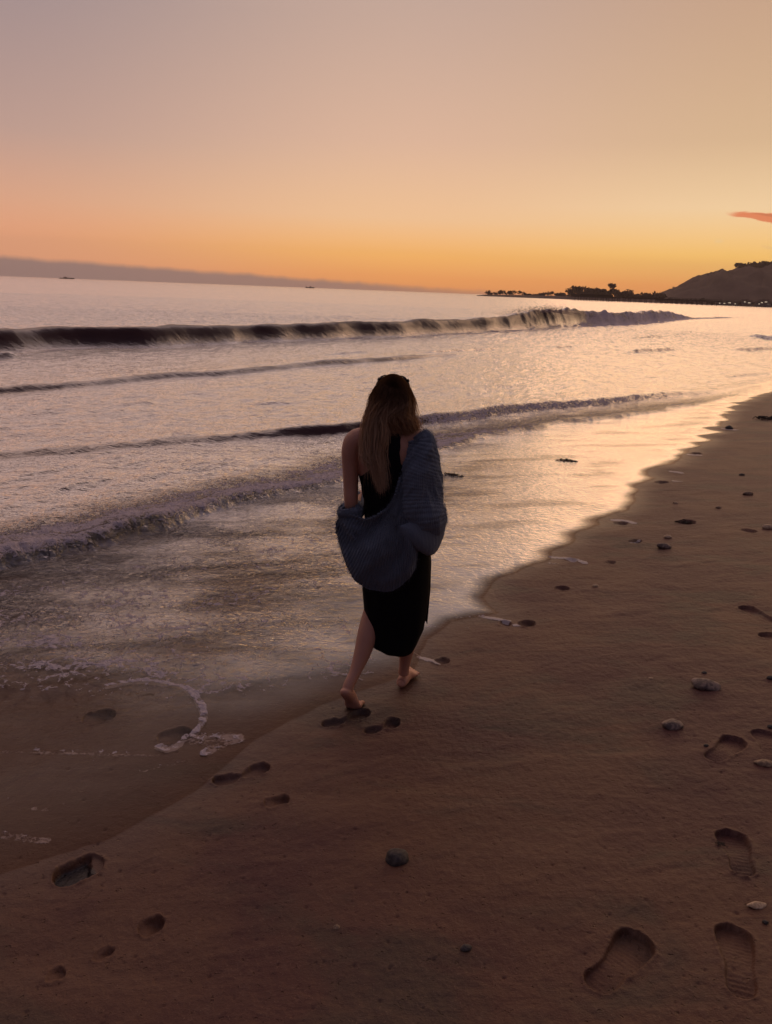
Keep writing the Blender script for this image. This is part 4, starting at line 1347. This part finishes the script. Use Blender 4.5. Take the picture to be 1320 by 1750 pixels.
obj_bm('frame', bm_from(fr_), M_DARKPL, sg)
for sx in (-1, 1):
    obj_bm('lens', bm_from([ell((HC[0] + sx * .038, HC[1] + .060, HC[2] + .066), (.031, .004, .020), 0, 20, 10)]), M_LENS, sg)

# ---------------------------------------------------------------- far shore
def dpos(px, dist, py=None):
    """ground point seen in the direction of pixel column px on the horizon, dist metres away"""
    d = ray(px, 471 + px * 0.0386); k = dist / math.hypot(d[0], d[1])
    return d[0] * k, d[1] * k


def height_px(px, dist, dpx):
    return dpx / FPX * dist * 1.06


M_HILL = simple_mat('hill_scrub', (0.13, 0.098, 0.08), 0.95, 0.1, 0.05, 0.5)
M_LEAF = simple_mat('dark_leaves', (0.12, 0.10, 0.07), 0.8, 0.2, 0.4, 0.4)
M_BARK = simple_mat('bark', (0.06, 0.045, 0.035), 0.9, 0.1, 2, 0.3)
M_PIER = simple_mat('pier_wood', (0.05, 0.04, 0.033), 0.9, 0.1, 1, 0.3)
M_WALL = simple_mat('house_wall', (0.28, 0.25, 0.22), 0.8, 0.2, 0.6, 0.2)
M_ROOF = simple_mat('house_roof', (0.09, 0.06, 0.05), 0.85, 0.2, 0.6, 0.2)
mm_, tt_, oo_ = new_mat('lit_lamp')
em_ = tt_.new('ShaderNodeEmission'); em_.inputs[0].default_value = (1.0, 0.78, 0.55, 1); em_.inputs[1].default_value = 0.5
tt_.l.new(em_.outputs[0], oo_.inputs[0]); M_LIT = mm_
M_BOAT = simple_mat('boat_paint', (0.10, 0.085, 0.08), 0.5, 0.4, 1, 0.2)
M_BOATW = simple_mat('boat_cabin', (0.22, 0.19, 0.18), 0.5, 0.4, 1, 0.2)


def ridge(name, prof, dist, depth, mat, seed, skirt=-2.0, shore_off=0.0):
    """land with the given skyline: prof = [(px, height in px above the horizon)], rising over 'depth' metres"""
    nx, nz_ = 260, 40
    pxs = np.linspace(prof[0][0], prof[-1][0], nx)
    hp = np.interp(pxs, [p[0] for p in prof], [p[1] for p in prof])
    V = np.zeros((nz_, nx, 3))
    for i, (p, h) in enumerate(zip(pxs, hp)):
        for j in range(nz_):
            f = j / (nz_ - 1) * 2                       # 0 shore, 1 ridge, 2 behind
            D = dist + depth * f
            x, y = dpos(p, D)
            pr = math.sin(min(f, 1) * math.pi / 2) ** 1.25 if f <= 1 else math.cos((f - 1) * math.pi / 2) ** .8 if f < 2 else 0
            H_ = height_px(p, dist + depth, h) + CAM_H * 0
            V[j, i] = (x, y, skirt * (1 - min(1, f * 8)) + H_ * pr)
    P_ = V.reshape(-1, 3)
    P_[:, 2] += (P_[:, 2] > 3) * (fbm(P_[:, 0] / 26, P_[:, 1] / 26, 5, seed) * 7.0 + np.abs(fbm(P_[:, 0] / 9, P_[:, 1] / 9, 3, seed + 5)) * 2.2) * np.clip(P_[:, 2] / 25, 0, 1)
    idx = np.arange(nx * nz_).reshape(nz_, nx)
    Fq = np.stack([idx[:-1, :-1], idx[:-1, 1:], idx[1:, 1:], idx[1:, :-1]], -1).reshape(-1, 4)
    o = mesh_np(name, P_, Fq, mat)
    return tag(o, kind='structure')


HILLP = [(1080, 1), (1105, 5), (1125, 12), (1150, 21), (1175, 30), (1198, 38), (1225, 44), (1245, 46), (1262, 48), (1285, 51), (1310, 53), (1345, 53), (1400, 48), (1480, 50), (1600, 30), (1700, 5)]
ridge('hill', HILLP, 820, 160, M_HILL, 201)
LOWP = [(815, 0.4), (830, 2.0), (870, 3.0), (930, 4.0), (1000, 5.0), (1060, 5.0), (1120, 6.0), (1180, 5), (1300, 5), (1420, 6), (1600, 5)]
ridge('headland', LOWP, 700, 60, M_HILL, 202)


def leaf_crown(cx, cy, cz, rx, rz, n, r_, flat=False):
    V, Fq = [], []
    blobs = [(r_.uniform(-.55, .55), r_.uniform(-.55, .55), r_.uniform(-.4, .5), r_.uniform(.35, .6)) for _ in range(7)]
    for k in range(n):
        b = blobs[r_.integers(0, len(blobs))]
        d = r_.normal(size=3); d /= np.linalg.norm(d)
        p = np.array([b[0], b[1], b[2]]) + d * b[3] * r_.uniform(.6, 1.05)
        p = np.array([cx + p[0] * rx, cy + p[1] * rx, cz + p[2] * rz])
        s_ = rx * r_.uniform(.15, .32)
        a = r_.normal(size=3); a /= np.linalg.norm(a); c = np.cross(a, r_.normal(size=3)); c /= np.linalg.norm(c)
        i = len(V); V += [p - a * s_, p - c * s_ * .6, p + a * s_, p + c * s_ * .6]; Fq.append((i, i + 1, i + 2, i + 3))
    return V, Fq


def tree(px, dist, h_px, w_px, label, group, form='round', base_px=0.0, seed=0, ncl=150):
    r_ = np.random.default_rng(seed)
    x, y = dpos(px, dist); h = height_px(px, dist, h_px); wd = w_px / FPX * dist; z0 = height_px(px, dist, base_px) - .4
    root = empty('palm_tree' if form == 'palm' else 'tree', (x, y, z0)); tag(root, label, 'palm' if form == 'palm' else 'tree', group)
    tr_h = {'round': .45, 'palm': .92, 'umbrella': .74}[form] * h
    lean = r_.uniform(-.04, .04) * h
    tp = [tube([(0, 0, -.5, .035 * h, .035 * h), (lean * .5, 0, tr_h * .5, .024 * h, .024 * h), (lean, 0, tr_h, .014 * h, .014 * h)], 7, 2)]
    if form != 'palm':
        for k in range(4):
            a = r_.uniform(0, 6.28); tp.append(tube([(lean * .8, 0, tr_h * .8, .012 * h, .012 * h), (lean + math.cos(a) * wd * .25, math.sin(a) * wd * .25, tr_h + h * .15, .006 * h, .006 * h)], 5, 2))
    obj_bm('trunk', bm_from(tp), M_BARK, root)
    if form == 'palm':
        V, Fq = [], []
        for k in range(14):
            a = k * 2.4; L = wd * .55; pts = [np.array([lean, 0, tr_h]) + np.array([math.cos(a), math.sin(a), 0]) * L * f + np.array([0, 0, h * (.10 * math.sin(f * 2.6) - .10 * f * f * (k % 3))]) for f in np.linspace(0, 1, 5)]
            sdv = np.array([-math.sin(a), math.cos(a), 0]) * L * .10
            for p, q in zip(pts[:-1], pts[1:]):
                i = len(V); V += [p - sdv, p + sdv - [0, 0, L * .08], q + sdv - [0, 0, L * .08], q - sdv]; Fq.append((i, i + 1, i + 2, i + 3))
        obj_bm('crown', bm_from([(V, Fq)]), M_LEAF, root)
    else:
        cz = h * (.62 if form == 'round' else .86); rz = h * (.42 if form == 'round' else .22)
        obj_bm('crown', bm_from([leaf_crown(lean, 0, cz, wd * .5, rz, ncl, r_)]), M_LEAF, root)
    return root


G1 = 'hazy trees along the far low shore'
r2 = np.random.default_rng(5)
# the low point: small, very distant tree clumps
for k, px in enumerate(np.linspace(832, 972, 21)):
    tree(px + r2.uniform(-2, 2), 760, (4.5 + 3.5 * abs(math.sin(px * .045)) + r2.uniform(0, 2)), r2.uniform(9, 14), 'tiny hazy tree on the far thin low point left of the pier', 'faint trees on the low point', 'round', 1.2, 300 + k, 90)
for k, px in enumerate(np.linspace(975, 1130, 30)):
    hh_ = 13 + 4 * abs(math.sin(px * .11)) + r2.uniform(0, 3) - 4 * sstep(1055, 1085, px)
    if 978 < px < 998: hh_ = 20
    tree(px + r2.uniform(-1, 1), 740, hh_ - 2, r2.uniform(14, 20), 'dark round-crowned tree in the shoreline row behind the pier', G1, 'round', 2.0, 340 + k, 130)
tree(1042, 735, 23, 15, 'tall tree with a high spreading crown above the shoreline row', 'tall shoreline tree', 'umbrella', 1.0, 401, 170)
for k, px in enumerate((1071, 1079, 1075)):
    tree(px, 738, (17, 16, 13)[k], 6, 'small palm standing above the shoreline trees beside the hill foot', 'small palms near the hill foot', 'palm', 1.0, 410 + k)
# hilltop trees
tree(1252, 975, 13, 17, 'lone umbrella-shaped tree on the hilltop left of the grove', 'lone hilltop tree', 'umbrella', 43, 420, 160)
for k, (px, hp_, wp, bp) in enumerate([(1264, 12, 17, 59), (1274, 14, 19, 60), (1287, 12, 19, 62), (1298, 12, 18, 63), (1310, 12, 19, 63), (1321, 13, 19, 63), (1334, 12, 19, 63), (1348, 12, 19, 62)]):
    tree(px, 975, hp_, wp, 'dark tree in the dense grove along the hilltop', 'hilltop grove trees', 'round', bp - 15, 430 + k, 190)
for k, (px, bp) in enumerate([(1203, 38), (1210, 40), (1222, 43), (1148, 19)]):
    tree(px, 970, 4.5, 5, 'small lone bush-like tree on the bare hill slope', 'small trees on the hill slope', 'round', bp, 450 + k, 70)
# brush in front of the hill foot
for k, px in enumerate(np.linspace(1128, 1345, 32)):
    tree(px, 715, 5 + r2.uniform(0, 4), r2.uniform(10, 15), 'low dark tree at the foot of the hill behind the pier', 'trees at the hill foot', 'round', 0.5, 470 + k, 100)

# houses with lights at the hill foot
for k, (px, up_) in enumerate([(1229, 4), (1238, 4), (1246, 5), (1256, 4), (1273, 7), (1279, 6), (1296, 5), (1301, 7), (1308, 8), (1311, 5)]):
    x, y = dpos(px, 705); z = height_px(px, 705, up_) - 2.2
    h_ = empty('house', (x, y, z)); h_.rotation_euler.z = -math.atan2(x, y) + r2.uniform(-.2, .2)
    tag(h_, 'small far house with a lit window at the foot of the hill', 'house', 'lit houses at the hill foot')
    bm = bmesh.new(); bmesh.ops.create_cube(bm, size=1, matrix=Matrix.Translation((0, 0, 1.0)) @ Matrix.Diagonal((5.0, 5, 3.4, 1)))
    wall_ = obj_bm('wall', bm, M_WALL, h_, False)
    V = [(-2.8, -2.8, 2.7), (2.8, -2.8, 2.7), (2.8, 2.8, 2.7), (-2.8, 2.8, 2.7), (-2.8, 0, 4.0), (2.8, 0, 4.0)]
    obj_bm('roof', bm_from([(V, [(0, 1, 5, 4), (2, 3, 4, 5), (0, 4, 3), (1, 2, 5), (0, 3, 2, 1)])]), M_ROOF, h_, False)
    bm = bmesh.new(); bmesh.ops.create_cube(bm, size=1, matrix=Matrix.Translation((0.3, -2.56, 1.55)) @ Matrix.Diagonal((.9 + .5 * (k % 3), .1, .7, 1)))
    obj_bm('lit_window', bm, M_LIT, h_, False)

# the pier
pa, pb = np.array(dpos(986, 560)), np.array(dpos(1230, 640))
pr_ = empty('pier', (pa[0], pa[1], 0)); tag(pr_, 'long low wooden pier on pilings reaching out before the hill', 'pier')
dv = pb - pa; Lp = np.linalg.norm(dv); dv /= Lp; nvv = np.array([-dv[1], dv[0]])


def box_between(a, b, z0, z1, hw):
    V = []
    for p in (a, b):
        for s_ in (-1, 1):
            for z in (z0, z1):
                q_ = p + nvv * hw * s_; V.append((q_[0] - pa[0], q_[1] - pa[1], z))
    return V, [(0, 1, 3, 2), (4, 6, 7, 5), (0, 4, 5, 1), (2, 3, 7, 6), (1, 5, 7, 3), (0, 2, 6, 4)]


obj_bm('deck', bm_from([box_between(pa, pb, 2.6, 3.5, 2.6)]), M_PIER, pr_, False)
obj_bm('deck', bm_from([box_between(pa - dv * 1, pa + dv * 26, 2.3, 4.4, 6)]), M_PIER, pr_, False)
for s_ in (-1, 1):
    a_, b_ = pa + nvv * 2.5 * s_, pb + nvv * 2.5 * s_
    vv = [box_between(a_, b_, 4.3, 4.45, .06)] + [box_between(a_ + dv * t_, a_ + dv * (t_ + .15), 3.5, 4.3, .06) for t_ in np.arange(0, Lp, 3.0)]
    obj_bm('railing', bm_from(vv), M_PIER, pr_, False)
npil = int(Lp / 4.6)
for k in range(min(npil, 48)):
    for s_ in (-1, 1):
        c_ = pa + dv * (k * Lp / min(npil, 48)) + nvv * 2.0 * s_
        obj_bm('piling', bm_from([tube([(c_[0] - pa[0], c_[1] - pa[1], -1.5, .28, .28), (c_[0] - pa[0], c_[1] - pa[1], 2.65, .25, .25)], 8, 1)]), M_PIER, pr_)

# boats on the horizon
def boat(px, dist, L, label, big):
    x, y = dpos(px, dist); b_ = empty('fishing_boat' if big else 'small_boat', (x, y, 0)); tag(b_, label, 'boat')
    b_.rotation_euler.z = -math.atan2(x, y) + .15
    hl = [(-L / 2, 0, .8, .12 * L * .2, .5), (-L * .45, 0, .6, .07 * L, 1.0), (0, 0, .5, .09 * L, 1.1), (L * .35, 0, .7, .06 * L, 1.2), (L / 2, 0, 1.4, .01 * L, .6)]
    obj_bm('hull', bm_from([tube(hl, 12, 3, (0, 1, 0))]), M_BOAT, b_)
    bm = bmesh.new(); bmesh.ops.create_cube(bm, size=1, matrix=Matrix.Translation((-L * .12, 0, 2.4)) @ Matrix.Diagonal((L * .22, L * .09, 1.9, 1)))
    bmesh.ops.bevel(bm, geom=bm.edges[:], offset=.2, segments=1, affect='EDGES')
    obj_bm('cabin', bm, M_BOATW, b_, False)
    obj_bm('mast', bm_from([tube([(0.05 * L, 0, 1, .15, .15), (0.05 * L, 0, 2 + L * .16, .1, .1)], 6, 1)]), M_BOAT, b_)
    if big:
        obj_bm('boom', bm_from([tube([(0.05 * L, 0, 2.4, .1, .1), (.32 * L, 0, 3.2, .08, .08)], 6, 1)]), M_BOAT, b_)
    return b_


boat(115, 1500, 25, 'long dark fishing boat on the horizon at far left', True)
boat(532, 1500, 13, 'small dark boat on the horizon left of the woman', False)
boat(524.5, 1500, 4, 'tiny dark dinghy just left of the small boat on the horizon', False)

# spray thrown up by the breaking crest
V, Fq = [], []
r3 = np.random.default_rng(9)
for k in range(2600):
    px_ = r3.normal(925, 34); gx, gy = at(px_, 560, 0); D = math.hypot(gx, gy) + 0.9
    sc_ = D / math.hypot(gx, gy)
    up_ = abs(r3.normal(0, .22)) + .75 + .25 * math.exp(-((px_ - 935) / 40) ** 2)
    c_ = np.array([gx * sc_ + r3.normal(0, .2), gy * sc_ + r3.normal(0, .5), up_]); s_ = r3.uniform(.008, .026)
    i = len(V); V += [c_ + [s_, 0, -s_], c_ + [-s_, 0, -s_], c_ + [0, s_, -s_], c_ + [0, 0, s_]]; Fq += [(i, i + 1, i + 2), (i, i + 1, i + 3), (i + 1, i + 2, i + 3), (i + 2, i, i + 3)]
sp = mesh_np('sea_spray', np.array(V), np.array(Fq), simple_mat('spray', (0.35, 0.25, 0.22), 0.6, 0.3), smooth=False)
tag(sp, 'fine spray thrown up by the breaking wave crest', 'spray', kind='stuff')

# ---------------------------------------------------------------- stones, shells and weed on the sand
def stone_mat(name, a, b, sc=30):
    m, t, out = new_mat(name)
    co = t.new('ShaderNodeTexCoord').outputs['Object']
    nz = t.noise(co, sc, 5, 0.65, .6); n2 = t.noise(co, sc * 6, 3, .6)
    p = principled(t, Base_Color=t.mix(t.smooth(nz, .40, .62), (*a, 1), (*b, 1)), Roughness=0.6)
    p.inputs['Specular IOR Level'].default_value = 0.4
    t.l.new(bump(t, t.math('ADD', nz, t.math('MULTIPLY', n2, .4)), .6, .003), p.inputs['Normal'])
    t.l.new(p.outputs[0], out.inputs[0])
    return m


M_ST = [stone_mat('pale_banded_stone', (.10, .075, .06), (.30, .225, .17)), stone_mat('dark_stone', (.035, .03, .028), (.085, .07, .06)), stone_mat('tan_stone', (.16, .11, .07), (.36, .25, .15)),
        stone_mat('shell_surface', (.35, .25, .15), (.55, .42, .28), 60)]
M_WEED = stone_mat('wet_weed', (.018, .012, .008), (.05, .03, .018), 50)


def stone(px, py, wpx, mi, label, flat=.5, asp=.62, rot=0.0, sink=.28, name='stone', cat='stone', seed=0):
    x, y, z = at_ground(px, py)
    D = math.sqrt(x * x + y * y + (CAM_H - z) ** 2); rx = wpx / 2 / FPX * D * .98; ry = rx * asp; rz = rx * flat
    bm = bmesh.new(); bmesh.ops.create_icosphere(bm, subdivisions=4, radius=1)
    for v in bm.verts:
        c = v.co.copy(); k = 1 + .16 * mnoise.noise(c * 1.3 + Vector((seed * 3.1, 0, 0))) + .07 * mnoise.noise(c * 3.1 + Vector((0, seed * 1.7, 0))) + .03 * mnoise.noise(c * 8)
        # a few planed faces
        for pl in range(3):
            nrm = Vector((math.cos(seed + pl * 2.1), math.sin(seed * 1.3 + pl * 2.1), .5 + .3 * math.sin(seed + pl))).normalized()
            dd_ = (c * k).dot(nrm)
            if dd_ > .78: k *= 1 - (dd_ - .78) * .6
        v.co = Vector((c.x * k * rx, c.y * k * ry, c.z * k * rz))
    o = obj_bm(name, bm, M_ST[mi])
    o.location = (x, y, z + rz * (0.86 - 2 * sink)); o.rotation_euler = (0.08 * math.sin(seed), .06 * math.cos(seed), rot)
    tag(o, label, cat)
    return o


def weed(px, py, wpx, label, seed):
    x, y, z = at_ground(px, py); D = math.sqrt(x * x + y * y + (CAM_H - z) ** 2); W_ = wpx / FPX * D
    r_ = np.random.default_rng(seed); parts = []
    for k in range(26):
        a = r_.uniform(0, 6.28); p = np.array([r_.normal(0, W_ * .22), r_.normal(0, W_ * .16), 0.002]); pts = []
        L = W_ * r_.uniform(.2, .45); cv = r_.uniform(-4, 4)
        for f in np.linspace(0, 1, 5):
            pts.append((p[0] + math.cos(a + cv * f * .4) * L * (f - .5), p[1] + math.sin(a + cv * f * .4) * L * (f - .5), .002 + W_ * .10 * math.sin(f * 3.14) * r_.uniform(.3, 1), W_ * .022, W_ * .010))
        parts.append(tube(pts, 6, 2, (0, 0, 1)))
    o = obj_bm('seaweed', bm_from(parts), M_WEED); o.location = (x, y, z + .003); tag(o, label, 'seaweed')
    return o


ST = [
    (1207, 1174, 46, 0, 'pale-topped flat oval stone right of the middle, largest on the sand', .36, .62, -.2, .20),
    (1150, 1241, 34, 0, 'rounded stone with a pale upper edge, just down the sand from the largest flat stone', .42, .7, .2, .25),
    (679, 1468, 38, 1, 'dark rounded stone sitting alone in the smooth foreground sand below the woman', .62, .85, .3, .30),
    (1308, 1306, 30, 2, 'tan flat stone at the right edge beside a shoe print', .3, .55, -.1, .25),
    (797, 1621, 18, 1, 'small dark pebble in the bottom foreground sand', .5, .7, .4, .30),
    (576, 1585, 11, 2, 'tiny light pebble left of centre in the foreground sand', .5, .8, .1, .35),
    (1135, 936, 24, 0, 'oval stone with a pale rim on the upper sand, below a smaller white pebble', .45, .6, 0, .2),
    (1141, 919, 13, 3, 'small whitish pebble just above the pale-rimmed oval stone', .5, .7, 0, .25),
    (1313, 903, 18, 3, 'light pebble at the right edge in front of a dark hollow', .5, .7, 0, .2),
    (1278, 845, 16, 2, 'small brown pebble far up the sand near the right edge', .5, .7, 0, .3),
    (1018, 1002, 11, 3, 'tiny pale pebble alone on the damp sand right of the woman', .5, .8, 0, .3),
    (1246, 733, 12, 1, 'small dark stone at the far water edge beside white foam', .6, .8, 0, .2),
    (1113, 1160, 8, 3, 'very small pale pebble left of the largest flat stone', .5, .8, 0, .3),
    (1204, 1150, 9, 1, 'very small dark pebble directly above the largest flat stone', .5, .8, 0, .3),
    (1207, 1275, 8, 1, 'very small dark pebble touching the upper left of a turned shoe print', .6, .8, 0, .2),
    (1317, 1160, 12, 1, 'dark pebble cut by the right edge level with the largest flat stone', .6, .8, 0, .2),
    (1317, 1243, 10, 1, 'dark pebble cut by the right edge above the faint shoe print', .6, .8, 0, .2),
    (1308, 1577, 9, 1, 'small dark pebble below the flat shell near the right edge', .6, .8, 0, .2),
    (1155, 860, 9, 3, 'pale speck-like pebble on the upper sand near the wash', .5, .8, 0, .3),
    (1228, 868, 9, 2, 'tiny brown pebble in the middle of the upper sand', .5, .8, 0, .3),
    (1268, 812, 9, 1, 'tiny dark pebble highest on the upper right sand', .5, .8, 0, .3),
]
for k, a in enumerate(ST):
    stone(a[0], a[1], a[2], a[3], a[4], a[5], a[6], a[7], a[8], seed=k + 1, name='pebble' if a[2] < 20 else 'stone', cat='pebble' if a[2] < 20 else 'stone')
sh = stone(1294, 1549, 28, 3, 'flat light shell lying between two shoe prints at the lower right', .22, .45, .1, .1, 'shell', 'shell', 77)
weed(771, 814, 38, 'dark clump of seaweed in the wash right beside the cardigan sleeve', 1)
weed(970, 789, 34, 'dark seaweed strand in the bright wash far right of the woman', 2)
weed(1172, 894, 26, 'dark tuft of seaweed in a hollow on the upper sand', 3)
weed(1308, 716, 34, 'dark clump of washed-up seaweed near the far right edge', 4)
weed(508, 1044, 22, 'small dark seaweed scrap on the wet sand left of the skirt', 5)
weed(1232, 1444, 14, 'thin bits of dark weed beside the heel of the middle shoe print', 6)

# ---------------------------------------------------------------- evening haze over the bay
hm = bpy.data.materials.new('haze'); hm.use_nodes = True
ht = NT(hm.node_tree)
for n in list(ht.n):
    ht.n.remove(n)
ho = ht.new('ShaderNodeOutputMaterial'); pv = ht.new('ShaderNodeVolumePrincipled')
pv.inputs['Color'].default_value = (0.95, 0.80, 0.72, 1); pv.inputs['Density'].default_value = HAZE_DENSITY; pv.inputs['Anisotropy'].default_value = 0.3
ht.l.new(pv.outputs[0], ho.inputs['Volume'])
bm = bmesh.new(); bmesh.ops.create_cube(bm, size=1, matrix=Matrix.Translation((0, 0, 60)) @ Matrix.Diagonal((5400, 5400, 130, 1)))
hz = obj_bm('haze', bm, hm, None, False); tag(hz, 'thin warm evening haze over the whole bay', 'haze', kind='stuff')
